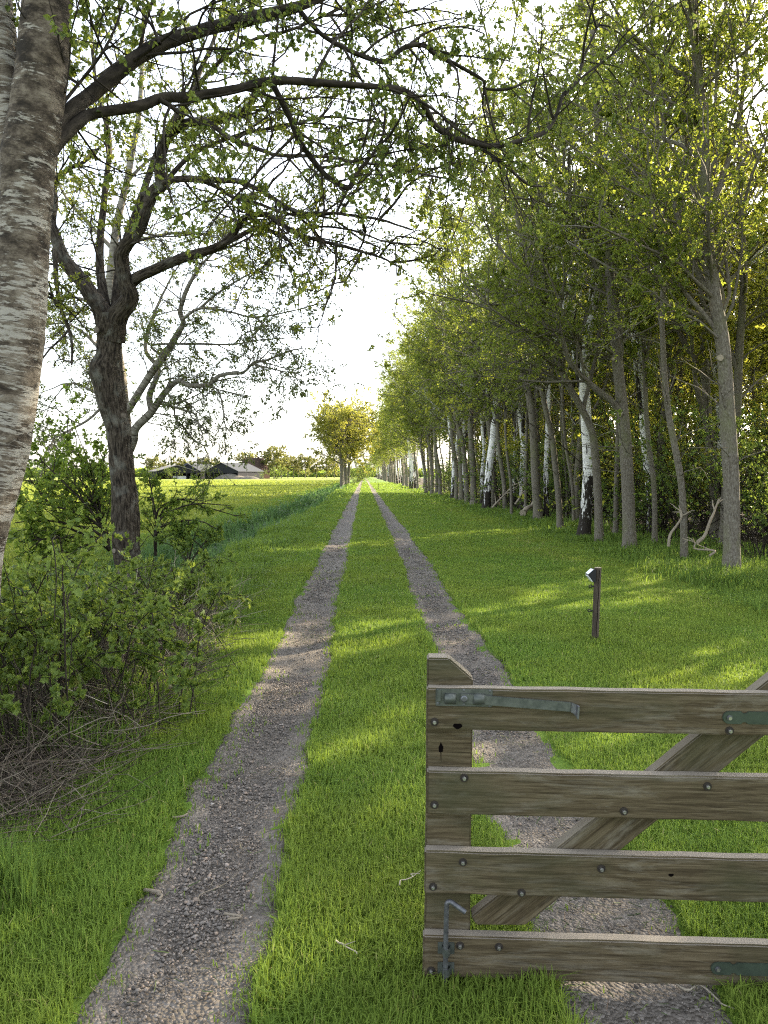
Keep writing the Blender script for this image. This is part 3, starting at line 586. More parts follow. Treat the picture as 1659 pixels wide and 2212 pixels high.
# --- nearest trunks of the row, each with the trunk line and forks seen in the photograph
ORD = ['first', 'second', 'third', 'fourth', 'fifth', 'sixth', 'seventh', 'eighth', 'ninth', 'tenth', 'eleventh', 'twelfth']
def px_trunk(pts, d, top):
    base = at(pts[0][0], pts[0][1], d); base[2] = height(base[0], base[1])
    P = [at(x, y, d) for x, y in pts]; P[0] = base.copy()
    last, prev = P[-1], P[-2]
    dirn = (last - prev) / max(last[2] - prev[2], .1); P = P + [last + dirn * (top - last[2]) * .5 + np.array([.05, .1, 0]), last + dirn * (top - last[2]) + np.array([.0, .15, 0])]
    P = np.array(P) - base; P[0, 2] = -.12; return base, P
near = [
    # (trunk px, distance, radius, top, forks (z, dx, dy, L, r), label)
    ([(1581, 1240), (1580, 1060), (1572, 900), (1562, 750), (1545, 650), (1528, 520), (1520, 330), (1505, 120)], 12.3, .135, 15.0, [(4.3, -.9, .3, 4.2, .06), (5.6, .9, .4, 4.5, .06), (3.9, -1.5, -.2, 3.2, .045)], 'thick grey trunk with a pale round pruning scar, nearest in the row'),
    ([(1361, 1188), (1356, 1050), (1350, 940), (1342, 860), (1330, 740), (1318, 600), (1300, 400), (1290, 250)], 16.3, .145, 14.5, [(3.0, -1.7, -.3, 2.6, .085), (4.6, .6, .3, 4.5, .07), (5.6, -1.0, .2, 4, .06)], 'grey trunk forking left, behind the short lamp post'),
    ([(1295, 1170), (1292, 1080), (1286, 985), (1278, 930), (1255, 880), (1222, 820), (1190, 740), (1165, 650)], 18.2, .105, 12.0, [(3.1, .5, .2, 5, .06)], 'slim grey trunk bending left before the big dark-footed birch'),
    ([(1211, 1142), (1207, 1080), (1199, 1000), (1192, 940), (1178, 880), (1165, 800), (1160, 650)], 22.7, .10, 12.5, [(4.0, -.8, .2, 4, .05)], 'slim wavy grey trunk between the big birch and the pale leaning trunk'),
    ([(1164, 1122), (1158, 1050), (1154, 960), (1148, 880), (1130, 800), (1112, 720), (1090, 600)], 27.4, .175, 14.5, [(3.8, .5, .2, 5.5, .09)], 'stout pale grey trunk leaning left at its top beside a fallen dark stump'),
    ([(1092, 1102), (1088, 1040), (1078, 970), (1074, 900), (1080, 840), (1072, 700)], 34.6, .11, 13.5, [(4.2, -1.0, 0, 4.5, .06)], 'thin crooked grey trunk with pale dead branches at its foot'),
    ([(1066, 1098), (1066, 1030), (1060, 940), (1050, 880), (1040, 800), (1020, 700)], 36.5, .17, 14.5, [(4.5, -.8, 0, 5, .08)], 'grey trunk standing directly in front of the slanting white birch'),
    ([(1024, 1090), (1022, 1020), (1018, 950), (1016, 880), (1014, 760)], 40.5, .19, 15, [], 'straight light grey trunk like a pole, midway along the visible row'),
    ([(1010, 1086), (1006, 1020), (998, 950), (985, 900), (975, 820)], 43.5, .16, 14.5, [(4.4, -.9, 0, 5, .08)], 'brownish trunk curving left close beside the straight light grey one'),
]
for i, (px, d, r, top, forks, label) in enumerate(near):
    base, P = px_trunk(px, d, top)
    fine = d < 24
    sp = dict(ROW, lv=14 if fine else 12, size=.057 if fine else .074, n3=6 if fine else 5)
    t, c = row_tree(100 + i, top, r, (0, 0), forks, (-.13, -.02), 40 if fine else 34, 3.6, sp, P, 20 if fine else 12, .09)
    o = plant_tree('row_tree', [], tuple(base), 0, 1.0, label, 'trees of the row along the lawn')
    t.build('trunk', M['grey'], o); c.build('crown', M['leaf_row'], o, smooth=False, keepbark=False)
    if i < 2:
        for (sx, sy, sr) in ([(1556, 773, .05)] if i == 0 else [(1325, 775, .04), (1340, 893, .05)]):
            p = at(sx, sy, d - r * .95) - base; a = Acc(); ring = np.array([[p[0], p[1] + .03, p[2]], [p[0], p[1] - .012, p[2]]])
            tubes(a, ring[None], np.array([[sr, sr]]), 14, cap=True, rnd=.8); a.build('pruning_scar', M['dead'], o)

def variant(seed, kind):
    rng = np.random.default_rng(seed); H = rng.uniform(12.5, 16); r = rng.uniform(.10, .16)
    fk = [(rng.uniform(3.5, 6), rng.uniform(-1.2, .3), rng.uniform(-.8, .8), rng.uniform(3.5, 5.5), r * .5) for _ in range(rng.integers(1, 3))]
    if kind == 'wood': return row_tree(seed, H, r * .85, (rng.uniform(-.6, .6), rng.uniform(-.6, .6)), fk, (0, 0), 26, 3.6, dict(ROW, L1=(1.0, 2.8), lv=13, n2=6, n3=5, size=.085), dead=14)
    if kind == 'birch': return row_tree(seed, H, r * 1.0, (rng.uniform(-1.4, .4), rng.uniform(-.6, .6)), [(rng.uniform(2.2, 4), rng.uniform(-.9, -.2), rng.uniform(-.4, .4), 7, r * .6)], (-.05, 0), 30, 5.0, dict(ROW, L1=(1.0, 2.6), trop2=(0, 0, -.12), trop3=(0, 0, -.2), size=.06), dead=4)
    return row_tree(seed, H, r * 1.1, (rng.uniform(-1.6, -.2), rng.uniform(-.5, .5)), fk, (-.12, 0), 38, 3.4, dict(ROW, lv=13, size=.08, L1=(1.5, 3.8)))
def meshes_of(acc2, bark, leaf):
    return [('trunk', acc2[0].mesh('trunk', M[bark])), ('crown', acc2[1].mesh('crown', M[leaf], False, False))]
V_ROW = [meshes_of(variant(200 + i, 'row'), 'grey', 'leaf_row') for i in range(6)]
V_WOOD = [meshes_of(variant(300 + i, 'wood'), 'grey', 'leaf_wood') for i in range(6)]
V_SLIM = [meshes_of(row_tree(450 + i, 12.5, .075, ((-.8, .7, -.3)[i], .3), [(4.2, -.5, .2, 5, .045)], (-.04, 0), 24, 4.0, dict(ROW, L1=(.9, 2.2), lv=11, size=.075), dead=10), 'grey', 'leaf_row') for i in range(3)]
V_BIRCH = [meshes_of(variant(400 + i, 'birch'), 'birch', 'leaf_row') for i in range(4)]

# --- birches in the row
def row_birch(px, d, r, top, forks, label, seed):
    base, P = px_trunk(px, d, top); t, c = row_tree(seed, top, r, (0, 0), forks, (-.08, 0), 28, 6.0, dict(ROW, size=.055, lv=11, trop2=(0, 0, -.1), trop3=(0, 0, -.2)), P, 18, .10, dead=3)
    o = plant_tree('birch_tree', [], tuple(base), 0, 1.0, label, 'birches in the row'); t.build('trunk', M['birch'], o); c.build('crown', M['leaf_row'], o, smooth=False, keepbark=False)
row_birch([(1260, 1162), (1268, 1080), (1272, 1000), (1266, 900), (1262, 800), (1274, 700), (1285, 600), (1300, 420)], 19.7, .165, 15, [(3.4, -.5, .1, 6, .10), (4.6, -.9, .2, 5, .07)], 'big white birch with a black fissured foot, twin white stems above', 500)
row_birch([(1050, 1100), (1056, 1020), (1066, 940), (1072, 860), (1080, 760)], 35.8, .2, 15, [(4, -.6, 0, 6, .1)], 'white birch with a spotted foot slanting to the right behind a grey trunk', 501)
row_birch([(978, 1078), (980, 1040), (984, 985), (992, 930), (1004, 860)], 50.5, .18, 14, [(2.6, -.6, .2, 7, .13)], 'white birch with dark foot and a V fork, past the straight light grey trunk', 502)
row_birch([(888, 1056), (890, 1020), (886, 980), (882, 940)], 86, .26, 14, [(1.5, .5, .2, 8, .2), (1.0, .9, .1, 8, .15)], 'clump of three white birch stems far along the row', 503)
# --- rest of the row, further off
rr = random.Random(5)
y = 47.0; k = 0
while y < 330:
    x = 5.9 + rr.uniform(-.35, .45) + (rr.random() < .3) * .8
    if abs(y - 50.5) > 1 and abs(y - 86) > 1.5:
        me = V_ROW[k % 6] if rr.random() > .14 else V_BIRCH[k % 4]
        plant_tree('birch_tree' if me in V_BIRCH else 'row_tree', me, (x, y, height(x, y)), rr.uniform(-.5, .5), (rr.uniform(.95, 1.2), rr.uniform(.95, 1.12)),
                   'slim white birch far along the row where the trunks close up' if me in V_BIRCH else 'slim grey trunk far along the row where the trunks close up', 'far trees of the row')
    y += rr.uniform(1.7, 3.2) * (1 + max(0, y - 90) / 150); k += 1
for i, (px, d) in enumerate([(1480, 14.5), (1415, 17.5), (1330, 21), (1240, 24.5), (1225, 29), (1135, 31), (1128, 37), (1105, 30), (1068, 44), (1040, 46), (1075, 52)]):
    p = at(px, 1150, d); plant_tree('slim_tree', V_SLIM[i % 3], (p[0], d, height(p[0], d)), 2.1 * i, (rr.uniform(.8, 1.0), rr.uniform(.85, 1)), 'slim bare-stemmed trunk just behind the front row of trees', 'slim trunks just behind the front row')
for i, (px, d) in enumerate([(1408, 21), (1180, 27.5), (1108, 38), (1042, 42), (1000, 47)]):
    p = at(px, 1150, d); plant_tree('birch_tree', V_BIRCH[i % 4], (p[0], d, height(p[0], d)), .5 * i, (.85, .95), 'slim white birch stem just behind the front row of trees', 'birch stems just behind the front row')
# --- inside the wood
woodpts = []
def sunny(x, y): p = x * .643 - y * .766; return abs(p + 5.7) < 1.3 or abs(p + 13.8) < 1.1 or abs(p + 2.9) < .3
def free(x, y, dmin): return all((x - a) ** 2 + (y - b) ** 2 > dmin * dmin for a, b in woodpts)
for _ in range(6000):
    if len(woodpts) >= 140: break
    x, y = rr.uniform(7.4, 24), rr.uniform(6, 75)
    if x < 7.4 + max(0, (y - 45)) * .0 and y > 60: continue
    if x / y > .85 and not (x / y < 1.3 and x < 20): continue  # wood extended out of view to the right, added to shade the near ground
    if y > 50 and x > 16: continue
    if sunny(x, y): continue
    if free(x, y, 1.75): woodpts.append((x, y))
for i, (x, y) in enumerate(woodpts):
    b = rr.random() < .10
    plant_tree('birch_tree' if b else 'wood_tree', (V_BIRCH if b else V_WOOD)[i % (4 if b else 6)], (x, y, height(x, y)), rr.uniform(0, 6.28), (rr.uniform(.8, 1.1), rr.uniform(.8, 1.08)),
               'white birch stem standing inside the wood behind the front row' if b else 'thin dark trunk standing inside the wood behind the front row', 'trees inside the wood')
# --- undergrowth shrubs in the wood
def shrub(seed, H, W, nst, leafsize, lv, tmpl, bark_r=.014, spread=(15, 60), n2=6, n3=5, trop=(0, 0, .02), q2=.4):
    rng = np.random.default_rng(seed); t, c = Acc(), Acc()
    az = rng.uniform(0, 6.28, nst); tilt = np.radians(rng.uniform(*spread, nst))
    d = np.stack([np.cos(az) * np.sin(tilt), np.sin(az) * np.sin(tilt), np.cos(tilt)], -1)
    P = np.stack([rng.normal(0, W * .08, nst), rng.normal(0, W * .08, nst), np.full(nst, -.05)], -1)
    L = H * rng.uniform(.6, 1.15, nst) / np.maximum(np.cos(tilt), .55)
    s = grow(rng, P, d, L, 9, .12, trop); tubes(t, s, np.linspace(bark_r, bark_r * .3, 9)[None].repeat(nst, 0), 6)
    s2 = sprout(rng, s, n2, (.15, 1), (25, 65), q2, trop, 6, .16); tubes(t, s2, np.linspace(bark_r * .45, bark_r * .15, 6)[None].repeat(len(s2), 0), 4)
    s3 = sprout(rng, s2, n3, (.15, 1), (25, 65), .45, (0, 0, 0), 4, .2); tubes(t, s3, np.linspace(bark_r * .2, bark_r * .1, 4)[None].repeat(len(s3), 0), 3)
    leaves_on(c, rng, s3, lv, tmpl, leafsize, .6, .05); leaves_on(c, rng, s2, lv // 2, tmpl, leafsize, .6, .05, tmin=.5)
    return t, c
V_SHRUB = [[('stems', (a := shrub(600 + i, 2.6 + .5 * (i % 3), 2, 15, .085, 7, leaf_kite(.38), .016))[0].mesh('stems', M['dark'])), ('foliage', a[1].mesh('foliage', M['leaf_shade'], False, False))] for i in range(4)]
k = 0
for y0 in np.concatenate([np.arange(9, 40, 1.7), np.arange(40, 90, 3.2)]):
    for x0 in (8.2, 10.6, 13.0):
        x, y = x0 + rr.uniform(-.8, .8), y0 + rr.uniform(-.7, .7)
        if x / y > .74 or (x0 > 9 and y > 50) or (x0 > 12 and y > 36) or rr.random() < (.4 if x0 < 9 else .15): continue
        plant_tree('shrub', V_SHRUB[k % 4], (x, y, height(x, y)), rr.uniform(0, 6.28), (rr.uniform(.7, 1.1), rr.uniform(.6, 1.15)), 'dark green leafy shrub filling the wood between the trunks', 'undergrowth shrubs in the wood', 'shrub'); k += 1
V_TALL = [[('stems', (a := shrub(650 + i, 4.2 + .6 * i, 2.4, 14, .10, 9, leaf_kite(.4), .022, (6, 38), 7, 5))[0].mesh('stems', M['dark'])), ('foliage', a[1].mesh('foliage', M['leaf_wood'], False, False))] for i in range(3)]
k = 0
for x0, ymin, ymax in ((9.5, 12, 62), (14.5, 16, 60), (20, 22, 58)):
    for y0 in np.arange(ymin, ymax, 2.6):
        x, y = x0 + rr.uniform(-1, 1), y0 + rr.uniform(-.9, .9)
        if x / y > .8 or rr.random() < .12 or (x < 17 and sunny(x, y)): continue
        plant_tree('tall_shrub', V_TALL[k % 3], (x, y, height(x, y)), rr.uniform(0, 6.28), (rr.uniform(.8, 1.15), rr.uniform(.75, 1.2)), 'tall light green hazel-like shrub deep inside the wood', 'tall shrubs deep in the wood', 'shrub'); k += 1
# --- fallen pale branches at the wood's edge
def deadbranch(x0, y0, x1, y1, d, r, label, nb=5, lift=0.0):
    a, b = at(x0, y0, d), at(x1, y1, d + .3); root = Acc(); rng = np.random.default_rng(int(x0 * 7 + y0))
    P = spline(np.linspace(a, b, 5) + rng.normal(0, .05, (5, 3)), 14); tubes(root, P[None], np.linspace(r, r * .35, 14)[None], 7, rnd=.75, cap=True)
    if nb:
        s = sprout(rng, P[None], nb, (.2, 1), (25, 60), .4, (0, 0, 0), 5, .15); tubes(root, s, np.linspace(r * .5, r * .15, 5)[None].repeat(nb, 0), 5, rnd=.8)
    tag(root.build('dead_branch', M['dead']), label, 'branch')
deadbranch(1545, 1190, 1480, 1165, 12.6, .02, 'pale broken branch lying against the nearest grey trunk', 4)
deadbranch(1505, 1180, 1555, 1075, 13.2, .035, 'leaning dead stem propped behind the nearest grey trunk', 3)
deadbranch(1440, 1180, 1475, 1090, 14.2, .03, 'pale dead forked stem under the leafy shrub by the nearest trunk', 4)
deadbranch(1058, 1100, 1120, 1040, 34, .05, 'pale dead branches heaped at the foot of the crooked thin trunk', 9)
deadbranch(1110, 1090, 1150, 1010, 32, .05, 'long bleached dead branch slanting beside the stout pale trunk', 6)
deadbranch(1132, 1110, 1150, 1085, 27.8, .13, 'dark fallen birch stump leaning beside the stout pale trunk', 0)

# ------------------------------------------------------------------ the old birch close by on the left
def limb(px, d0, d1, n=None, zmin=None):
    K = len(px); ds = np.linspace(d0, d1, K)
    P = np.array([at(x, y, d) for (x, y, r), d in zip(px, ds)]); R = np.array([r * d / F for (x, y, r), d in zip(px, ds)])
    n = n or K * 5; Q = spline(np.column_stack([P, R]), n); return Q[:, :3], np.maximum(Q[:, 3], .002)
def wiggle(rng, pts, amp):
    return pts + np.cumsum(rng.normal(0, amp, pts.shape), 0) * np.linspace(0, 1, len(pts))[:, None]
BR = dict(t1=(.12, 1), a1=(30, 80), L1=(.35, .95), trop1=(0, 0, -.02), w1=.16, r1=.008, n2=5, a2=(25, 65), q2=.5, trop2=(0, 0, -.18), w2=.2, n3=4, q3=.5, trop3=(0, 0, -.35), lv=4, tmpl=leaf_oval(.36, .1), size=.033, spread=.6, droop=.5, rmin=.0011)
rb = np.random.default_rng(21)
base = at(-92, 1690, 4.0); base[2] = height(base[0], base[1])
bt = empty('birch_tree', tuple(base)); tag(bt, 'old birch close by with peeling grey-white bark, cut by the picture edge', 'tree')
trunk, crown = Acc(), Acc()
tp, tr = limb([(-92, 1720, 76), (-88, 1600, 66), (-74, 1400, 61), (-56, 1190, 59), (-6, 1000, 57), (22, 850, 55), (40, 700, 53), (48, 600, 51), (57, 430, 51), (62, 340, 54), (77, 255, 53), (90, 150, 51), (101, 0, 47), (112, -150, 43), (125, -400, 38), (135, -800, 30)], 4.0, 4.0, 130)
tubes(trunk, (tp - base)[None], tr[None], 64, rough=.05, rscale=(10, 10, 16))
p2, r2 = limb([(46, 420, 34), (32, 340, 38), (12, 220, 38), (-6, 80, 38), (-30, -120, 34), (-80, -500, 26)], 4.02, 4.12, 40)
tubes(trunk, (p2 - base)[None], r2[None], 40, rough=.05, rscale=(10, 10, 16))
trunk.build('trunk', M['bigbirch'], bt)
knot = Acc(); kp = at(62, 425, 3.862) - base
for rad_, dz in ((.058, 0), (.03, .004)):
    an = np.linspace(0, 2 * np.pi, 21); ringp = kp + np.stack([np.cos(an) * rad_, -.012 + 0 * an - dz, np.sin(an) * rad_ * .72 + .01], -1); tubes(knot, ringp[None], np.full((1, 21), rad_ * .28), 6, rough=.3)
knot.build('branch_knot', M['dark'], bt)
boughs = [
    ([(66, 350, 34), (100, 302, 27), (128, 268, 20), (165, 228, 16.5), (200, 200, 15.5), (280, 135, 14.5), (345, 95, 15), (425, 68, 13), (500, 48, 12.5), (575, 30, 13), (640, 12, 11), (700, -12, 9), (800, -60, 7), (900, -120, 4)], 3.98, 5.2, 24),
    ([(645, 20, 5.5), (675, 55, 5.2), (710, 85, 5.2), (780, 120, 5.2), (830, 133, 5.5), (852, 118, 5), (880, 100, 5), (915, 97, 5), (945, 120, 4.6), (1000, 145, 4), (1045, 172, 3.4), (1052, 190, 3), (1110, 187, 2.3), (1140, 172, 1.5)], 4.85, 5.4, 13),
    ([(880, 100, 3), (905, 80, 2.6), (940, 62, 2.2), (1000, 54, 2), (1045, 66, 1.4)], 5.1, 5.4, 5),
    ([(70, 372, 30), (105, 326, 21), (135, 294, 15.5), (170, 264, 13), (200, 247, 11.5), (300, 230, 10.5), (350, 212, 10), (400, 210, 10), (500, 195, 9), (590, 175, 8.5), (700, 180, 7.5), (830, 190, 6.5), (870, 197, 6.5), (900, 215, 6.5), (925, 245, 6.5), (940, 272, 6.5), (980, 298, 6.2), (1020, 308, 6), (1075, 315, 5.5), (1140, 300, 5), (1180, 285, 4.6), (1205, 250, 4), (1220, 205, 3.4), (1250, 170, 3), (1270, 110, 2.3), (1305, 35, 1.6)], 4.0, 5.8, 26),
    ([(1022, 309, 5), (1060, 335, 4.2), (1100, 365, 3.6), (1140, 400, 3), (1170, 405, 2)], 5.3, 5.6, 6),
    ([(1220, 205, 3), (1260, 165, 2.6), (1320, 120, 2.2), (1370, 75, 1.6)], 5.6, 5.9, 4),
    ([(587, 178, 7), (625, 252, 7), (645, 300, 6.8), (675, 345, 6.4), (710, 385, 6), (752, 405, 6), (768, 378, 4.6), (800, 342, 3.6), (825, 300, 3), (835, 240, 2)], 4.75, 5.2, 14),
    ([(590, 175, 4), (590, 140, 3.2), (594, 90, 2.6), (600, 30, 2), (606, -30, 1.4)], 4.75, 4.9, 6),
    ([(345, 215, 6), (375, 235, 5), (385, 247, 3.5)], 4.4, 4.45, 3),
    ([(130, 230, 4), (175, 175, 3.5), (225, 110, 3), (260, 30, 2.5), (280, -60, 2)], 4.1, 4.6, 10),
    ([(140, 200, 3.5), (150, 120, 3), (148, 60, 2.6), (160, -40, 2)], 4.0, 4.2, 7),
    ([(345, 95, 4), (330, 60, 3.4), (300, 20, 3), (260, -40, 2)], 4.35, 4.6, 8),
]
for bi, (px, d0, d1, m1) in enumerate(boughs):
    p, r = limb(px, d0, d1); p = wiggle(rb, p, .0015) - base; ba = Acc()
    tubes(ba, p[None], r[None], 18 if bi in (0, 3) else 10, rough=.14, rscale=(16, 16, 9))
    ramify(rb, ba, crown, [(p, r, m1)], BR)
    ba.build('bough', M['dark'] if bi not in (0, 3) else M['bough'] if 'bough' in M else M['dark'], bt)
crown.build('crown', M['leaf_birch'], bt, smooth=False, keepbark=False)

# ------------------------------------------------------------------ the oak
OD = 9.9
base = at(300, 1335, OD); base[2] = height(base[0], base[1]) - .05
ob = empty('oak_tree', tuple(base)); tag(ob, 'gnarled oak with furrowed bark standing in the thicket, boughs reaching over the track', 'tree')
ro = np.random.default_rng(33); crown = Acc(); trunk = Acc()
tp, tr = limb([(300, 1385, 46), (290, 1330, 34), (284, 1285, 29), (279, 1240, 28), (272, 1171, 29.5), (270, 1099, 30), (266, 1033, 26), (261, 984, 25.5), (257, 934, 26), (249, 901, 27), (240, 868, 30), (236, 835, 32), (229, 799, 35), (235, 769, 27), (237, 736, 25), (240, 712, 32), (238, 680, 28)], OD, OD, 130)
tubes(trunk, (tp - base)[None], (tr * .97)[None], 72, rough=.13, rscale=(17, 17, 2.6))
main = [
    ([(236, 730, 22), (220, 672, 19), (197, 638, 18), (175, 605, 17), (140, 565, 15), (118, 510, 12.5), (109, 482, 11), (118, 440, 8), (120, 400, 6), (150, 370, 5), (185, 355, 3.5), (215, 320, 2.5)], OD, OD + .5, 14),
    ([(242, 735, 26), (252, 685, 22), (280, 645, 20), (270, 605, 17), (263, 565, 16), (266, 540, 15), (300, 500, 13.5), (318, 455, 12.5), (333, 415, 12), (350, 400, 12.5), (346, 362, 11), (354, 312, 10.5), (372, 285, 10), (395, 267, 9.5), (440, 259, 8.5), (490, 252, 7), (520, 244, 6.5), (538, 225, 5), (550, 190, 3.5)], OD, OD - 1.0, 22),
    ([(272, 640, 14), (289, 606, 12.5), (340, 580, 11.5), (400, 556, 10.5), (470, 534, 9.5), (505, 505, 8.5), (528, 472, 7.5), (575, 462, 6.5), (610, 480, 5.5), (650, 505, 4.8), (700, 522, 4), (765, 542, 3.4), (830, 565, 2.6), (885, 592, 1.6)], OD, OD - 1.6, 20),
    ([(352, 400, 10), (365, 390, 8), (400, 386, 7.5), (430, 388, 7.5), (480, 390, 6.5), (520, 392, 6), (565, 410, 5), (615, 440, 4.5), (650, 455, 4), (720, 458, 3.5), (830, 472, 2.8), (900, 492, 2)], OD - .5, OD - 1.9, 17),
    ([(440, 259, 6), (465, 275, 5.6), (500, 300, 5.2), (565, 325, 4.6), (605, 335, 4.2), (700, 336, 3.6), (770, 345, 3), (840, 352, 2.8), (910, 372, 2.4), (985, 385, 2)], OD - .9, OD - 2.2, 16),
    ([(480, 530, 6), (515, 512, 5.5), (555, 492, 5), (590, 500, 4), (625, 520, 3), (642, 545, 2), (660, 550, 1.4)], OD - .6, OD - .9, 7),
    ([(430, 388, 5), (470, 405, 4.5), (505, 428, 4), (560, 440, 3.5), (625, 462, 3), (720, 462, 2.4)], OD - .7, OD - 1.4, 9),
    ([(118, 540, 6), (122, 600, 5), (128, 660, 4.2), (118, 640, 3), (112, 600, 2)], OD, OD - .2, 4),
    ([(120, 590, 5.5), (122, 620, 5), (130, 670, 4.2), (150, 725, 3.4), (152, 790, 2.4)], OD - .1, OD - .2, 5),
    ([(640, 500, 3), (690, 490, 2.6), (760, 500, 2.4), (830, 528, 2), (905, 540, 1.5)], OD - 1.2, OD - 1.8, 7),
    # limbs towards the back and the top of the crown
    ([(250, 700, 14), (262, 560, 10), (300, 440, 8), (350, 300, 6), (420, 180, 5), (470, 60, 3.5), (500, -60, 2.5)], OD + .2, OD + 1.8, 20),
    ([(230, 680, 12), (215, 560, 9), (225, 430, 7), (235, 300, 5), (205, 180, 4), (190, 40, 3)], OD + .2, OD + 1.6, 18),
    ([(355, 312, 7), (400, 230, 5.5), (460, 150, 4.5), (540, 90, 3.6), (640, 60, 3), (740, 20, 2)], OD - .7, OD - 1.6, 16),
    ([(350, 400, 6), (420, 330, 5), (520, 290, 4), (620, 270, 3.2), (720, 250, 2.6), (820, 260, 2)], OD - .4, OD + .6, 14),
    ([(640, 60, 3), (720, 75, 2.6), (800, 50, 2.2), (900, 20, 1.8), (1000, 30, 1.4)], OD - 1.5, OD - 2, 9),
    ([(700, 336, 3), (780, 300, 2.6), (860, 290, 2.2), (960, 330, 1.8), (1040, 370, 1.4)], OD - 1.6, OD - 2.1, 9),
]
OK_ = dict(t1=(.15, 1), a1=(30, 75), L1=(.5, 1.35), trop1=(0, 0, .04), w1=.22, r1=.014, n2=5, a2=(30, 70), q2=.5, trop2=(0, 0, .03), w2=.26, n3=4, q3=.45, trop3=(0, 0, 0), lv=5, tmpl=leaf_oak(), size=.046, spread=.65, droop=.12, rmin=.0022)
for bi, (px, d0, d1, m1) in enumerate(main):
    p, r = limb(px, d0, d1, len(px) * 6); p = wiggle(ro, p, .004) - base; a = Acc(); tg = trunk if bi < 2 else a
    tubes(a, p[None], r[None], 28 if bi < 3 else 12, rough=.16 if bi < 3 else .12, rscale=(17, 17, 3.5))
    ramify(ro, a, crown, [(p, r, m1)], OK_)
    a.build('bough', M['oak'], ob)
trunk.build('trunk', M['oak'], ob)
def scar(px, py, d, rx, rz, face):
    a = Acc(); c0 = at(px, py, d) - base; an = np.linspace(0, 2 * np.pi, 25); f = np.array(face, float); f /= np.linalg.norm(f); s = np.cross(f, [0, 0, 1]); s /= np.linalg.norm(s)
    ring = c0 + np.cos(an)[:, None] * s * rx + np.sin(an)[:, None] * np.array([0, 0, rz]); tubes(a, ring[None], np.full((1, 25), rx * .42), 8, rough=.2)
    back = c0 - f * .03; tubes(a, np.stack([back, back + f * .012])[None], np.full((1, 2), rx), 14, cap=True)
    return a.build('pruning_scar', M['scar'], ob)
M['scar'] = plain('scar_wood', (.2, .17, .135), .9, nscale=14, ncol=(.05, .04, .03), bumpd=.01)
scar(267, 897, OD - .19, .035, .085, (.35, -1, 0)); scar(243, 1190, OD - .16, .03, .05, (-.6, -1, 0)); scar(206, 712, OD - .2, .04, .07, (-.4, -1, .1))
crown.build('crown', M['leaf_oak'], ob, smooth=False, keepbark=False)

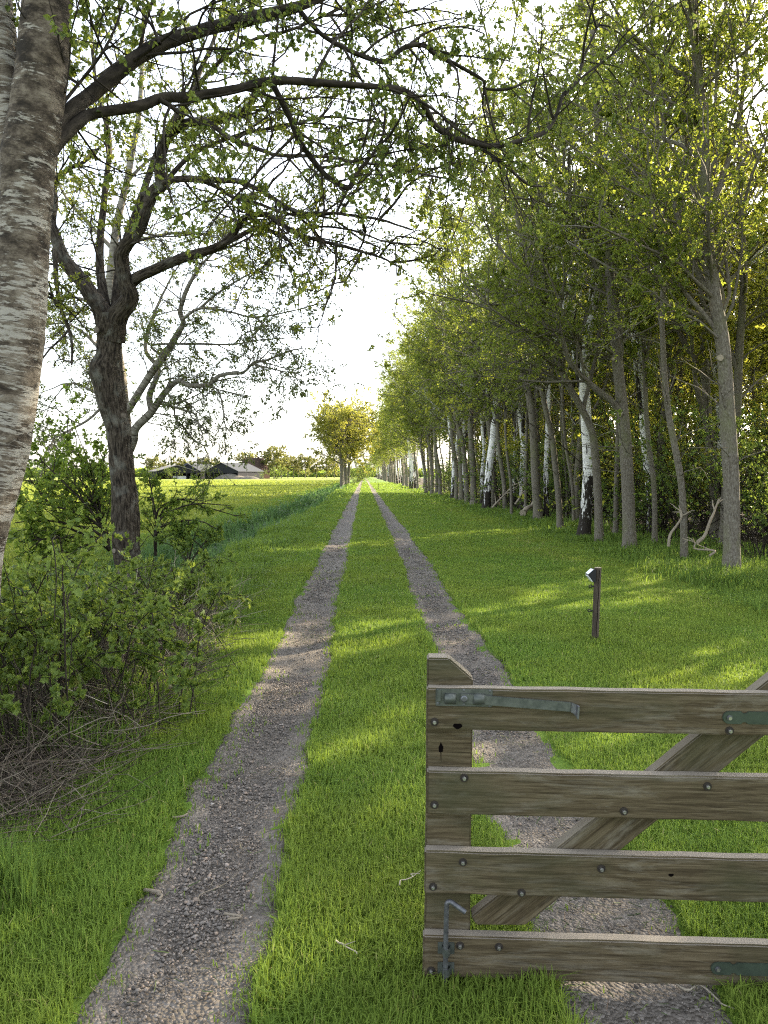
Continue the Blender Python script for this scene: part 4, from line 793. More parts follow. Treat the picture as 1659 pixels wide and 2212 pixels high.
# ------------------------------------------------------------------ the pale birch behind the oak
MD = 13.2
base = at(268, 1200, MD); base[2] = height(base[0], base[1]) - .05
mb = empty('birch_tree', tuple(base)); tag(mb, 'pale-limbed birch behind the oak with thin drooping twigs over the field', 'tree')
rm = np.random.default_rng(44); crown = Acc(); trunk = Acc()
tp, tr = limb([(268, 1220, 17), (272, 1100, 14), (274, 1000, 13), (272, 930, 12), (262, 820, 11), (248, 720, 10), (238, 620, 9), (245, 540, 8.5), (255, 470, 8), (275, 390, 7), (285, 330, 6.5), (300, 250, 5.5), (306, 150, 4.5), (310, 0, 3), (314, -150, 2)], MD + .3, MD + .6, 90)
tubes(trunk, (tp - base)[None], tr[None], 20, rough=.06); trunk.build('trunk', M['palebirch'], mb)
main = [
    ([(275, 985, 9), (287, 953, 10), (293, 926, 9.5), (323, 895, 9), (343, 868, 8), (360, 845, 7), (386, 823, 6), (406, 832, 5), (449, 832, 5), (472, 815, 4.5), (495, 810, 4), (528, 807, 3.2), (548, 787, 3), (581, 779, 2.5), (628, 762, 2), (655, 757, 1.3)], MD, MD - .8, 16),
    ([(327, 888, 7), (323, 855, 7), (337, 818, 6), (340, 795, 5.4), (313, 759, 4.4), (320, 709, 3.6), (340, 660, 3), (365, 610, 2), (400, 560, 1.5)], MD, MD + .6, 11),
    ([(268, 905, 8), (277, 885, 8.5), (303, 842, 8.5), (330, 799, 8.5), (363, 752, 8), (380, 722, 7), (393, 699, 6), (386, 673, 5.5), (393, 637, 5), (409, 603, 4.2), (430, 570, 3), (465, 535, 2)], MD, MD - .6, 15),
    ([(394, 690, 3.8), (432, 666, 3), (495, 673, 2.6), (551, 685, 2), (628, 673, 1.6), (655, 668, 1)], MD - .4, MD - 1, 11),
    ([(432, 666, 3), (464, 638, 2.5), (515, 604, 2), (560, 585, 1.4), (610, 600, 1)], MD - .4, MD - .9, 8),
    ([(452, 834, 2.6), (472, 845, 2.2), (482, 885, 2), (486, 918, 1.6), (502, 941, 1)], MD - .4, MD - .5, 5),
    ([(345, 872, 3), (390, 884, 2.6), (425, 900, 1.5)], MD, MD - .2, 4),
    ([(376, 882, 2.2), (380, 905, 2), (400, 925, 2), (420, 950, 1.6), (450, 965, 1)], MD, MD - .2, 5),
    ([(350, 868, 2.4), (380, 872, 2.2), (400, 866, 2), (425, 885, 1.2)], MD, MD + .2, 4),
    ([(548, 787, 2.4), (600, 800, 1.8), (630, 806, 1.2), (655, 812, .8)], MD - .7, MD - .9, 7),
    ([(350, 770, 3), (330, 746, 2.6), (420, 744, 2.6), (500, 744, 2.2), (560, 735, 1.6), (640, 728, 1)], MD + .2, MD - .4, 11),
    ([(262, 820, 5), (220, 760, 4), (180, 720, 3), (140, 700, 2)], MD + .4, MD + .8, 10),
    ([(268, 900, 5), (225, 860, 4), (170, 830, 3), (130, 830, 2)], MD + .4, MD + .6, 11),
    ([(262, 830, 4), (200, 900, 3), (150, 930, 2.4), (110, 950, 1.6)], MD + .5, MD + .5, 10),
    ([(248, 720, 5), (200, 660, 4), (160, 640, 3), (120, 640, 2)], MD + .5, MD + 1, 10),
    ([(245, 540, 5), (180, 470, 4), (140, 420, 3), (115, 360, 2)], MD + .5, MD + 1, 10),
    ([(275, 390, 4), (330, 340, 3), (390, 320, 2.4), (450, 310, 1.5)], MD + .6, MD + 1, 8),
    ([(245, 540, 4), (330, 510, 3.4), (400, 500, 2.6), (470, 510, 1.6)], MD + .5, MD + .6, 9),
]
MBR = dict(BR, L1=(.45, 1.15), r1=.011, n2=8, n3=5, size=.036, lv=4, tmpl=leaf_kite(.38), trop2=(0, 0, -.12), trop3=(0, 0, -.3), rmin=.003, a1=(25, 70))
for bi, (px, d0, d1, m1) in enumerate(main):
    p, r = limb(px, d0, d1); p = wiggle(rm, p, .004) - base; a = Acc()
    tubes(a, p[None], r[None], 10, rough=.08); ramify(rm, a, crown, [(p, r, int(m1 * 1.5))], MBR)
    a.build('bough', M['palebirch'], mb)
crown.build('crown', M['leaf_birch'], mb, smooth=False, keepbark=False)

# ------------------------------------------------------------------ thicket on the left
def fan_shrub(name, label, base_px, d, stems, seed, leafsize, lv, leafmat, tmpl, cat='shrub', r1=.02, n2=6, n3=5, q2=.38, group=None, wand=.0045):
    """stems: lists of picture points each with own depth, from the common base"""
    b = at(*base_px, d); root = empty(name, tuple(b)); tag(root, label, cat, group); rng = np.random.default_rng(seed); t, c = Acc(), Acc()
    S = []
    for px, d1 in stems:
        P = np.array([at(x, y, d + (d1 - d) * i / (len(px))) for i, (x, y) in enumerate([base_px] + px)]) - b; S.append(wiggle(rng, spline(P, 12), wand))
    S = np.stack(S); tubes(t, S, np.linspace(r1, r1 * .25, 12)[None].repeat(len(S), 0), 8, rough=.08)
    s2 = sprout(rng, S, n2, (.15, 1), (25, 60), q2, (0, 0, .03), 6, .15); tubes(t, s2, np.linspace(r1 * .35, r1 * .12, 6)[None].repeat(len(s2), 0), 4)
    s3 = sprout(rng, s2, n3, (.15, 1), (25, 65), .45, (0, 0, 0), 4, .2); tubes(t, s3, np.linspace(r1 * .15, r1 * .07, 4)[None].repeat(len(s3), 0), 3)
    leaves_on(c, rng, s3, lv, tmpl, leafsize, .55, .12); leaves_on(c, rng, s2, lv, tmpl, leafsize, .55, .12, tmin=.4)
    t.build('stems', M['dark'], root); c.build('foliage', M[leafmat], root, smooth=False, keepbark=False); return root
fan_shrub('leafy_bush', 'tall green bush with fanning dark stems between the old birch and the oak', (236, 1188), 10.9,
    [([(222, 1145), (185, 1090), (130, 1035), (85, 990)], 10.6), ([(220, 1140), (200, 1075), (150, 1000), (120, 955)], 11.2), ([(218, 1140), (170, 1110), (100, 1090), (40, 1080)], 10.4), ([(220, 1138), (212, 1080), (195, 1020), (180, 960)], 11.4),
     ([(210, 1150), (140, 1130), (90, 1125), (30, 1130)], 10.2), ([(222, 1140), (216, 1090), (222, 1030), (230, 970)], 11.6), ([(205, 1160), (150, 1160), (95, 1165), (40, 1170)], 10.0), ([(222, 1120), (160, 1050), (90, 1040), (50, 1040)], 11.5), ([(220, 1140), (205, 1060), (160, 970), (140, 930)], 11.9), ([(200, 1160), (150, 1140), (110, 1090), (60, 1030)], 10.8), ([(215, 1170), (180, 1180), (120, 1200), (60, 1210)], 10.1)], 71, .07, 10, 'leaf_bush', leaf_oval(.3), r1=.026, n2=9, q2=.5)
fan_shrub('leafy_bush', 'drooping green bush right of the oak trunk with sprays over the ditch', (336, 1200), 10.8,
    [([(337, 1120), (330, 1070), (318, 1010)], 11.2), ([(338, 1140), (360, 1110), (420, 1088), (500, 1092)], 10.8), ([(338, 1150), (370, 1130), (430, 1125), (475, 1145)], 10.5), ([(336, 1140), (345, 1095), (390, 1075), (440, 1080)], 11.0), ([(338, 1150), (375, 1150), (420, 1170), (445, 1200)], 10.4), ([(338, 1130), (380, 1080), (440, 1095), (510, 1115)], 11.2)], 72, .055, 7, 'leaf_bush', leaf_oval(.3), r1=.022, n2=8, q2=.3)
fan_shrub('leafy_bush', 'small dark green bush at the ditch edge beside the drooping bush', (400, 1235), 10.4,
    [([(410, 1200), (420, 1160), (430, 1130)], 10.2), ([(405, 1200), (395, 1165), (380, 1140)], 10.6), ([(415, 1210), (440, 1175), (470, 1150)], 10.2), ([(400, 1205), (370, 1180), (345, 1170)], 10.3)], 73, .06, 9, 'leaf_shade', leaf_oval(.3), r1=.014, n2=5, n3=4)
# rounded masses of nettles, elder and bramble, back to front
def mound(name, label, px, d, H, W, n, seed, leafsize, lv, leafmat, tmpl, cat, group=None, n2=4, n3=3, spread=(10, 70)):
    b = at(*px, d); b[2] = height(b[0], b[1]); o = empty(name, tuple(b)); tag(o, label, cat, group)
    t, c = shrub(seed, H, W, n, leafsize, lv, tmpl, .009, spread, n2, n3); t.build('stems', M['dark'], o); c.build('foliage', M[leafmat], o, smooth=False, keepbark=False); return o
mound('nettle_patch', 'dense green leafy growth at the left edge below the tall bush', (30, 1400), 8.8, 1.15, 1.2, 46, 81, .05, 18, 'leaf_bush', leaf_lobed(), 'plant')
mound('nettle_patch', 'dense green leafy growth filling the space before the tall bush', (80, 1370), 9.3, 1.0, 1.0, 44, 82, .05, 18, 'leaf_bush', leaf_lobed(), 'plant')
mound('nettle_patch', 'dark leafy growth around the foot of the oak trunk', (250, 1350), 9.2, .48, 1.0, 40, 83, .045, 13, 'leaf_shade', leaf_lobed(), 'plant')
mound('nettle_patch', 'low green growth to the right of the oak foot above the ditch', (385, 1330), 9.2, .5, .8, 30, 84, .045, 13, 'leaf_shade', leaf_lobed(), 'plant')
mound('nettle_patch', 'bright green growth at the left edge behind the brambles', (-20, 1480), 7.2, 1.0, 1.0, 40, 85, .048, 17, 'leaf_bush', leaf_lobed(), 'plant')
def bramble(label, px, d, canes, seed, leafsize=.06, lv=4, H=.9, reach=1.2, lean=(0, 0)):
    b = at(*px, d); b[2] = height(b[0], b[1]); o = empty('bramble_bush', tuple(b)); tag(o, label, 'bramble'); rng = np.random.default_rng(seed); t, c = Acc(), Acc()
    az = rng.uniform(0, 6.28, canes); R_ = reach * rng.uniform(.5, 1.2, canes); h = H * rng.uniform(.6, 1.25, canes); u = np.linspace(0, 1, 12)[None, :]
    off = rng.normal(0, .22, (canes, 2))
    x = off[:, :1] + (np.cos(az) * R_ + lean[0])[:, None] * u ** 1.2; y = off[:, 1:] + (np.sin(az) * R_ + lean[1])[:, None] * u ** 1.2; z = h[:, None] * (4 * u * (1 - u * rng.uniform(.6, 1.0, (canes, 1)))) * .95
    P = np.stack([x, y, z], -1) + np.cumsum(rng.normal(0, .012, (canes, 12, 3)), 1); tubes(t, P, np.linspace(.0055, .002, 12)[None].repeat(canes, 0), 5)
    s2 = sprout(rng, P, 9, (.2, 1), (35, 80), .16, (0, 0, .06), 4, .2); tubes(t, s2, np.linspace(.0025, .001, 4)[None].repeat(len(s2), 0), 3)
    leaves_on(c, rng, s2, lv, leaf_lobed(), leafsize, .7, .1, tmin=.3)
    t.build('stems', M['dark'], o); c.build('foliage', M['leaf_bramble'], o, smooth=False, keepbark=False)
bramble('yellowish green bramble with arching dark canes at the left edge', (40, 1640), 4.9, 34, 91, .044, 17, .6, 1.0)
bramble('bramble with large fresh leaves in front of the oak', (170, 1560), 5.9, 34, 92, .044, 17, .55, .9)
bramble('thin bramble tangle right of the oak reaching to the verge', (330, 1450), 7.4, 28, 93, .044, 15, .55, .8)
bramble('sparse bramble over the dry stems by the verge', (250, 1700), 4.7, 16, 94, .044, 14, .5, .65)
bramble('bramble in the corner above the dark dead twigs', (-30, 1760), 4.1, 16, 95, .045, 9, .9, .75)
# dead stems and twigs
def dead_mass(label, regions, seed, name='dead_stems'):
    rng = np.random.default_rng(seed); a = Acc()
    for (px, d, sx, sy, n, L, H, flat, r, sh) in regions:
        b = onground(*px) if d is None else at(*px, d); x = b[0] + rng.normal(0, sx, n); y = b[1] + rng.normal(0, sy, n)
        ok = x < -1.5 + rng.uniform(0, .3, n); x, y = x[ok], y[ok]; n = len(x); z = height(x, y) + rng.uniform(0, H, n) ** 1.3
        d_ = rng.normal(size=(n, 3)); d_[:, 2] = np.abs(d_[:, 2]) * (1 - flat) + .02; d_ = norm(d_)
        P = grow(rng, np.stack([x, y, z], -1), d_, L * rng.uniform(.4, 1.3, n), 6, .13, (0, 0, -.04)); P[..., 2] = np.maximum(P[..., 2], height(P[..., 0], P[..., 1]) + .005)
        tubes(a, P, (r * rng.uniform(.5, 1.4, n))[:, None] * np.linspace(1, .5, 6)[None], 5, rnd=np.repeat(np.clip(rng.beta(1.6, 2.2, n) + sh, 0, 1), 30))
    tag(a.build(name, M['dead']), label, 'dead stems', kind='stuff')
dead_mass('tangle of pale dry stems and dark dead twigs under the brambles', [
    ((300, 1420), 7.2, .45, .6, 1000, .55, .4, .3, .0026, .2), ((380, 1400), 7.4, .4, .5, 420, .42, .3, .3, .0022, .2), ((300, 1560), 5.4, .35, .5, 420, .42, .35, .25, .002, .25), ((230, 1520), 5.9, .5, .5, 1100, .5, .35, .4, .0024, .12), ((330, 1500), 6.0, .28, .5, 700, .38, .2, .45, .002, .18),
    ((90, 1700), 4.4, .5, .5, 1700, .4, .22, .7, .002, -.05), ((40, 1800), 3.7, .4, .35, 1500, .32, .13, .8, .0018, -.1), ((150, 1640), 4.9, .4, .4, 500, .5, .25, .6, .003, 0)], 97)
def stick(x0, y0, z0, x1, y1, z1, d0, d1, r, label):
    a, b = at(x0, y0, d0), at(x1, y1, d1); twig(a, b, r, label, rnd=.82, bend=.02, fork=True)
stick(-20, 1745, 0, 165, 1590, 0, 4.0, 4.9, .011, 'long pale dead stick slanting up through the brambles at the left edge')
stick(-20, 1775, 0, 250, 1760, 0, 3.75, 3.9, .010, 'long pale dead stick lying flat above the tall grass tuft')
stick(-20, 1835, 0, 60, 1862, 0, 3.4, 3.3, .012, 'pale stick end at the left edge beside the tall grass tuft')
stick(330, 1760, 0, 170, 1600, 0, 4.2, 5.2, .007, 'thin brown bramble cane arching down to the mown verge')

# ------------------------------------------------------------------ field gate
GD = 2.30; g0 = at(917, 2110, GD); GX = g0[0]
GROT = -math.atan2(.065, .995)
gate = empty('field_gate', (GX, GD, height(GX, GD)), GROT); gate.rotation_euler = (0, math.radians(.35), GROT)
tag(gate, 'open weathered wooden field gate with four rails and a diagonal brace', 'gate')
ZB = float(height(GX, GD))
def gp(x, y):
    u = 0.0
    for _ in range(4):
        d = GD - .0653 * u; p = at(x, y, d); u = (p[0] - GX) / .9979
    return u, p[2] - ZB + u * math.sin(math.radians(.35))
def wood_material():
    m, n, l = newmat('weathered_wood'); tc = ND(n, 'ShaderNodeTexCoord'); oi = ND(n, 'ShaderNodeObjectInfo')
    off = ND(n, 'ShaderNodeVectorMath', operation='SCALE'); off.inputs['Scale'].default_value = 13.0
    cmb = ND(n, 'ShaderNodeCombineXYZ'); l.new(oi.outputs['Random'], cmb.inputs[0]); l.new(oi.outputs['Random'], cmb.inputs[1]); l.new(oi.outputs['Random'], cmb.inputs[2]); l.new(cmb.outputs[0], off.inputs[0])
    ad = ND(n, 'ShaderNodeVectorMath', operation='ADD'); l.new(tc.outputs['Object'], ad.inputs[0]); l.new(off.outputs[0], ad.inputs[1])
    def noise(s, xyz, det, dist=0.0, rough=.65):
        mp = ND(n, 'ShaderNodeMapping'); mp.inputs['Scale'].default_value = xyz; l.new(ad.outputs[0], mp.inputs[0])
        z = ND(n, 'ShaderNodeTexNoise', i_Scale=s, i_Detail=det, i_Roughness=rough, i_Distortion=dist); l.new(mp.outputs[0], z.inputs['Vector']); return z.outputs[0]
    g = noise(16, (.34, 6.5, 6.5), 8.0, .5, .7); c = ramp(n, [(.30, (.028, .021, .011)), (.44, (.06, .045, .025)), (.56, (.10, .078, .045)), (.72, (.155, .125, .08))]); l.new(g, c.inputs[0])
    fine = noise(110, (.06, 3, 3), 4.0); fr = ramp(n, [(.36, (.55, .55, .55)), (.52, (1, 1, 1))]); l.new(fine, fr.inputs[0])
    col = mixrgb(n, l, .55, c.outputs[0], fr.outputs[0], 'MULTIPLY')
    pale = noise(4.2, (.7, 2.6, 4.2), 9.0, .5, .8); pr = ramp(n, [(.49, (0, 0, 0)), (.64, (1, 1, 1))]); l.new(pale, pr.inputs[0])
    pf = ND(n, 'ShaderNodeMath', operation='MULTIPLY'); pf.inputs[1].default_value = .5; l.new(pr.outputs[0], pf.inputs[0])
    col = mixrgb(n, l, pf.outputs[0], col, (.20, .182, .142))
    gn = noise(2.3, (.8, 1, 1.3), 4.0); gr_ = ramp(n, [(.47, (0, 0, 0)), (.66, (1, 1, 1))]); l.new(gn, gr_.inputs[0]); gf = ND(n, 'ShaderNodeMath', operation='MULTIPLY'); gf.inputs[1].default_value = .7; l.new(gr_.outputs[0], gf.inputs[0])
    col = mixrgb(n, l, gf.outputs[0], col, (.045, .046, .022))
    # paler colour on upward-facing edges
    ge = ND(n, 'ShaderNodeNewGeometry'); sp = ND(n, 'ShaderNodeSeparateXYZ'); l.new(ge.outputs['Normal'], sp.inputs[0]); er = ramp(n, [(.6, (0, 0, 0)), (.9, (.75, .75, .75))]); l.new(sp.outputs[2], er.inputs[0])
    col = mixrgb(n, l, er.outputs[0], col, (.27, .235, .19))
    p = ND(n, 'ShaderNodeBsdfPrincipled', i_Roughness=.9); p.inputs['Specular IOR Level'].default_value = .15; l.new(col, p.inputs['Base Color'])
    b = ND(n, 'ShaderNodeBump', i_Strength=.75, i_Distance=.003); l.new(g, b.inputs['Height']); b2 = ND(n, 'ShaderNodeBump', i_Strength=.5, i_Distance=.0015); l.new(fine, b2.inputs['Height']); l.new(b.outputs[0], b2.inputs['Normal']); l.new(b2.outputs[0], p.inputs['Normal'])
    o = ND(n, 'ShaderNodeOutputMaterial'); l.new(p.outputs[0], o.inputs[0]); return m
M['wood'] = wood_material()
M['zinc'] = plain('green_grey_zinc', (.11, .118, .105), .5, .5, 40, (.06, .068, .06), .0006); M['greenmetal'] = plain('green_painted_metal', (.05, .066, .048), .5, .3, 25, (.033, .044, .032), .0006)
M['steel'] = plain('dull_steel', (.15, .155, .165), .5, .7, 60, (.08, .08, .085), .0005); M['boltmetal'] = plain('bolt_metal', (.36, .35, .33), .4, .9); M['rust'] = plain('rusty_washer', (.035, .028, .022), .8, .2, 60, (.02, .016, .013))
M['cavity_shade'] = plain('cavity_shade_colour', (.004, .003, .003), 1.0, spec=0.0)  # near-black colour stands in for the shade inside holes and cracks
def board(name, parent, outline, y0, y1, bev=.004, mat='wood', wob=0.0, seed=1):
    """prism of an outline in the x-z plane between depths y0 and y1, bevelled; long edges slightly uneven"""
    import bmesh
    bm = bmesh.new(); rng = random.Random(seed); pts = []
    for i, (a, b) in enumerate(zip(outline, outline[1:] + outline[:1])):
        Ls = math.hypot(b[0] - a[0], b[1] - a[1]); k = max(1, int(Ls / .07)) if wob else 1
        for j in range(k):
            t = j / k; e = 0 if j == 0 else rng.uniform(-wob, wob)
            nx, nz = -(b[1] - a[1]) / Ls, (b[0] - a[0]) / Ls
            pts.append((a[0] + (b[0] - a[0]) * t + nx * e, a[1] + (b[1] - a[1]) * t + nz * e))
    f = [bm.verts.new((x, y0, z)) for x, z in pts]; r = [bm.verts.new((x, y1, z)) for x, z in pts]; n = len(pts)
    bm.faces.new(f); bm.faces.new(r[::-1])
    for i in range(n): bm.faces.new((f[(i + 1) % n], f[i], r[i], r[(i + 1) % n]))
    bmesh.ops.recalc_face_normals(bm, faces=bm.faces)
    bmesh.ops.bevel(bm, geom=[e for e in bm.edges if len(e.link_faces) == 2 and e.calc_face_angle(0) > .5], offset=bev, segments=2, affect='EDGES', clamp_overlap=True)
    me = bpy.data.meshes.new(name); bm.to_mesh(me); bm.free(); me.materials.append(M[mat]); return link(name, me, parent)
def disc(name, parent, x, y, z, r, h, mat, S=16, dome=0.0):
    a = Acc(); P = np.array([[x, y, z], [x, y - h * .7, z], [x, y - h, z]]); tubes(a, P[None], np.array([[r, r, r * (1 - dome)]]), S, cap=True); return a.build(name, M[mat], parent, smooth=False)
GL = 1.72
def gpb(x, y): return gp(786 + (x - 786) * 1.0195, 1026 + (y - 1026) * 1.0195)
px_edges = [(1486, 1576), (1665, 1759), (1838, 1931), (2021, 2111)]
bolts = [[(935, 1559), (1572, 1578)], [(1000, 1680), (936, 1738), (1345, 1752), (1525, 1698)], [(998, 1862), (934, 1915), (1125, 1928), (1297, 1876)], [(993, 2042), (1077, 2045), (931, 2096)]]
T_ = .042
for i, (a, b) in enumerate(px_edges):
    zt, zb = gp(919, a)[1], gp(919, b)[1]; x0 = (-.001, .002, -.003, -.006)[i]
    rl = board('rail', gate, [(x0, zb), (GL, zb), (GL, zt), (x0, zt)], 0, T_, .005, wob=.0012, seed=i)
    for (bx, by) in bolts[i]:
        u, z = gp(bx, by); bo = disc('bolt', rl, u, .0, z, .0125, .003, 'rust'); 
        a_ = Acc(); tubes(a_, np.array([[[u, -.003, z], [u, -.010, z]]]), np.array([[.0066, .006]]), 6, cap=True); tubes(a_, np.array([[[u, -.010, z], [u, -.015, z]]]), np.array([[.0038, .0034]]), 8, cap=True); a_.build('nut', M['boltmetal'], rl, smooth=False)
for (hx, hy, rx, i) in [(985, 1568, .0115, 0), (1448, 1890, .0065, 2)]:
    u, z = gp(hx, hy); a_ = Acc(); an = np.linspace(0, 2 * np.pi, 15)[:-1]; v = np.stack([u + np.cos(an) * rx * 1.25, 0 * an - .0006, z + np.sin(an) * rx * .75 * (1 + .2 * np.sin(3 * an))], -1)
    a_.add(np.vstack([v, [[u, -.0006, z]]]), [np.array([[k, (k + 1) % 14, 14] for k in range(14)])]); a_.build('worn_hole_shade', M['cavity_shade'], gate)  # flat dark discs on the rails, painted shade of worn openings
zt = gpb(940, 1421)[1]; zc = gpb(1016, 1466)[1]; xs_ = gpb(1015, 1600)[0]; zb = gp(919, 2100)[1]
board('latch_stile', gate, [(0, zb), (xs_, zb), (xs_, zc), (xs_ * .47, zt), (0, zt)], T_ + .001, T_ + .068, .005, wob=.001, seed=8)
u, z = gp(950, 1627); a_ = Acc(); v = np.array([(u - .006, z - .012), (u + .006, z - .012), (u + .008, z + .004), (u, z + .02), (u - .007, z + .002)]); a_.add(np.column_stack([v[:, 0], np.full(5, T_ + .0004), v[:, 1]]), [np.array([(0, 1, 2), (0, 2, 3), (0, 3, 4)])])
a_.add(np.array([(u - .001, T_ + .0004, z - .012), (u + .0015, T_ + .0004, z - .05), (u + .002, T_ + .0004, z - .012)]), [np.array([(0, 1, 2)])]); a_.build('worn_hole_shade', M['cavity_shade'], gate)  # flat dark patch on the stile, painted shade of a worn opening
board('hinge_stile', gate, [(GL - .13, zb), (GL, zb), (GL, 1.62), (GL - .13, 1.62)], T_ + .001, T_ + .068, .005, seed=9)
# diagonal brace from the foot of the latch stile to the head of the hinge stile
ua, za = gpb(1200, 1832); ub, zb_ = gpb(1500, 1592); sl_ = (zb_ - za) / (ub - ua); ang = math.atan(sl_); wv = .128
x0 = xs_ + .003; zz0 = za + (x0 - ua) * sl_; x1 = GL - .13 - .003; zz1 = za + (x1 - ua) * sl_; dz = wv / math.cos(ang)
Lb = math.hypot(x1 - x0, zz1 - zz0)
br = board('brace', gate, [(0, 0), (Lb, 0), (Lb - .10, -wv), (.085 + .03, -wv), (-.005, -.03)], 0, .05, .004, wob=.001, seed=10); br.location = (x0, T_ + .0016, zz0); br.rotation_euler = (0, -ang, 0)
# latch: backing plate with two keeps and a long flat bar ending in a hook
def rect(name, parent, x0, z0, x1, z1, y0, y1, mat, bev=.0015):
    return board(name, parent, [(x0, z0), (x1, z0), (x1, z1), (x0, z1)], y0, y1, bev, mat)
(pa, qa), (pb, qb) = gp(937, 1528), gp(1060, 1487)
(pa, qa), (pb, qb) = gp(937, 1524), gp(1060, 1486)
lp = rect('latch_plate', gate, pa, qa, pb, qb - .004, -.004, -.0003, 'zinc')
for (sx, sy) in [(942, 1490), (998, 1490), (1054, 1492), (942, 1519), (998, 1521), (1054, 1524)]:
    u, z = gp(sx, sy); disc('screw', lp, u, -.004, z, .0042, .0016, 'steel', 10, .3)
for (kx, ky) in [(968, 1508), (1030, 1509)]:
    u, z = gp(kx, ky); a_ = Acc(); th = np.linspace(0, np.pi, 9); w2 = .0165
    for sgn in (1,):
        P = np.stack([np.full(9, u), -.004 - .017 * np.sin(th), z + .017 * np.cos(th)], -1); S = []
        V = np.concatenate([P + np.array([-w2, 0, 0]), P + np.array([w2, 0, 0]), P * [1, .82, 1] + np.array([-w2, 0, 0]), P * [1, .82, 1] + np.array([w2, 0, 0])])
        q = []
        for k in range(8): q += [(k, k + 1, 9 + k + 1, 9 + k), (18 + k + 1, 18 + k, 27 + k, 27 + k + 1), (k + 1, k, 18 + k, 18 + k + 1), (9 + k, 9 + k + 1, 27 + k + 1, 27 + k)]
        a_.add(V, [np.array(q)])
    a_.build('keep', M['zinc'], lp)
u0, z0_ = gp(944, 1500); rect('stop', lp, u0 - .006, z0_ - .018, u0 + .006, z0_ + .018, -.012, -.004, 'zinc')
(ua, za), (ub, zb_) = gp(990, 1506), gp(1228, 1525); Lb = math.hypot(ub - ua, zb_ - za); lb = board('latch_bar', gate, [(0, -.0145), (Lb, -.0145), (Lb, .0145), (0, .0145)], -.0135, -.0065, .0015, 'zinc'); lb.location = (ua, 0, za); lb.rotation_euler = (0, math.atan2(za - zb_, ub - ua), 0)
hk = Acc(); th = np.linspace(0, np.pi * .55, 10); V = []
for t in th:
    cx_, cy_h = Lb + .016 * math.sin(t), -.010 - .018 * (1 - math.cos(t)); V += [(cx_, cy_h, .0145 - .004 * t), (cx_, cy_h, -.0145 - .009 * t), (cx_ + .006 * math.sin(t), cy_h - .006 * math.cos(t), -.0145 - .009 * t), (cx_ + .006 * math.sin(t), cy_h - .006 * math.cos(t), .0145 - .004 * t)]
q = []
for k in range(9):
    for j in range(4): q.append((k * 4 + j, k * 4 + (j + 1) % 4, k * 4 + 4 + (j + 1) % 4, k * 4 + 4 + j))
q.append((36, 37, 38, 39)); hk.add(np.array(V), [np.array(q)]); hk.build('hook', M['steel'], lb, smooth=False)
u, z = gp(998, 1507); disc('pivot', lb, u - ua, -.0135, 0, .0105, .006, 'steel', 16, .3)
# hinge straps
for nm, (sx, sy), (nx, ny) in [('hinge_strap', (1570, 1549), (1602, 1549)), ('hinge_strap', (1548, 2090), (1582, 2088))]:
    u, z = gp(sx, sy); un = gp(nx, ny)[0]; rr_ = .0195; an = np.linspace(np.pi / 2, np.pi * 1.5, 9); out = [(u + math.cos(t) * rr_, z + math.sin(t) * rr_) for t in an]
    zd = math.tan(math.radians(.35)) * 0
    out += [(un - .008, z - rr_), (un - .004, z - rr_ + .006), (un + .006, z - rr_ + .006), (un + .012, z - rr_), (GL + .02, z - rr_), (GL + .02, z + rr_), (un + .012, z + rr_), (un + .006, z + rr_ - .006), (un - .004, z + rr_ - .006), (un - .008, z + rr_)]
    hs = board(nm, gate, out, -.0065, -.0003, .0014, 'greenmetal'); disc('bolt', hs, u, -.0065, z, .0085, .003, 'steel', 12); disc('nut', hs, u, -.0095, z, .0055, .005, 'boltmetal', 6)
# drop bolt with its two brackets
x_, zt_ = gp(963, 1938); xh, zh = gp(1003, 1956); zb_ = gp(963, 2148)[1]; zfoot = .012
P = np.array([[x_ - .002, -.022, zfoot], [x_ - .001, -.022, .2], [x_, -.022, zt_ - .02], [x_ + .003, -.022, zt_ - .005], [x_ + .013, -.024, zt_ - .001], [x_ + .03, -.029, (zt_ * .6 + zh * .4)], [xh, -.036, zh]])
a_ = Acc(); tubes(a_, spline(P, 40)[None], np.full((1, 40), .0078), 12, cap=True); db = a_.build('drop_bolt', M['steel'], gate)
for by in (2047, 2090):
    u, z = gp(963, by); bk = rect('bracket', gate, u - .026, z - .019, u + .026, z + .019, -.0035, -.0003, 'zinc'); a_ = Acc(); an = np.linspace(0, np.pi, 11); ring = np.stack([u + np.cos(an) * .0135, -.004 - np.sin(an) * .0295, np.full(11, z)], -1)
    V = np.concatenate([ring + [0, 0, -.012], ring + [0, 0, .012], ring * [1, 1, 1] + np.array([0, .004, -.012]), ring + np.array([0, .004, .012])]); q = []
    for k in range(10): q += [(k, k + 1, 12 + k, 11 + k), (22 + k, 33 + k, 34 + k, 23 + k), (11 + k, 12 + k, 34 + k, 33 + k), (k + 1, k, 22 + k, 23 + k)]
    a_.add(V, [np.array(q)]); a_.build('loop', M['zinc'], bk, smooth=False)
# hinge post, just out of the picture
gpo = empty('gate_post', (GX + (GL + .12) * math.cos(GROT), GD + (GL + .12) * math.sin(GROT), ZB), GROT); tag(gpo, 'square timber post that carries the hinge side of the gate', 'post')
board('post_body', gpo, [(-.09, -.05), (.09, -.05), (.09, 1.7), (0, 1.76), (-.09, 1.7)], -.06, .12, .008)

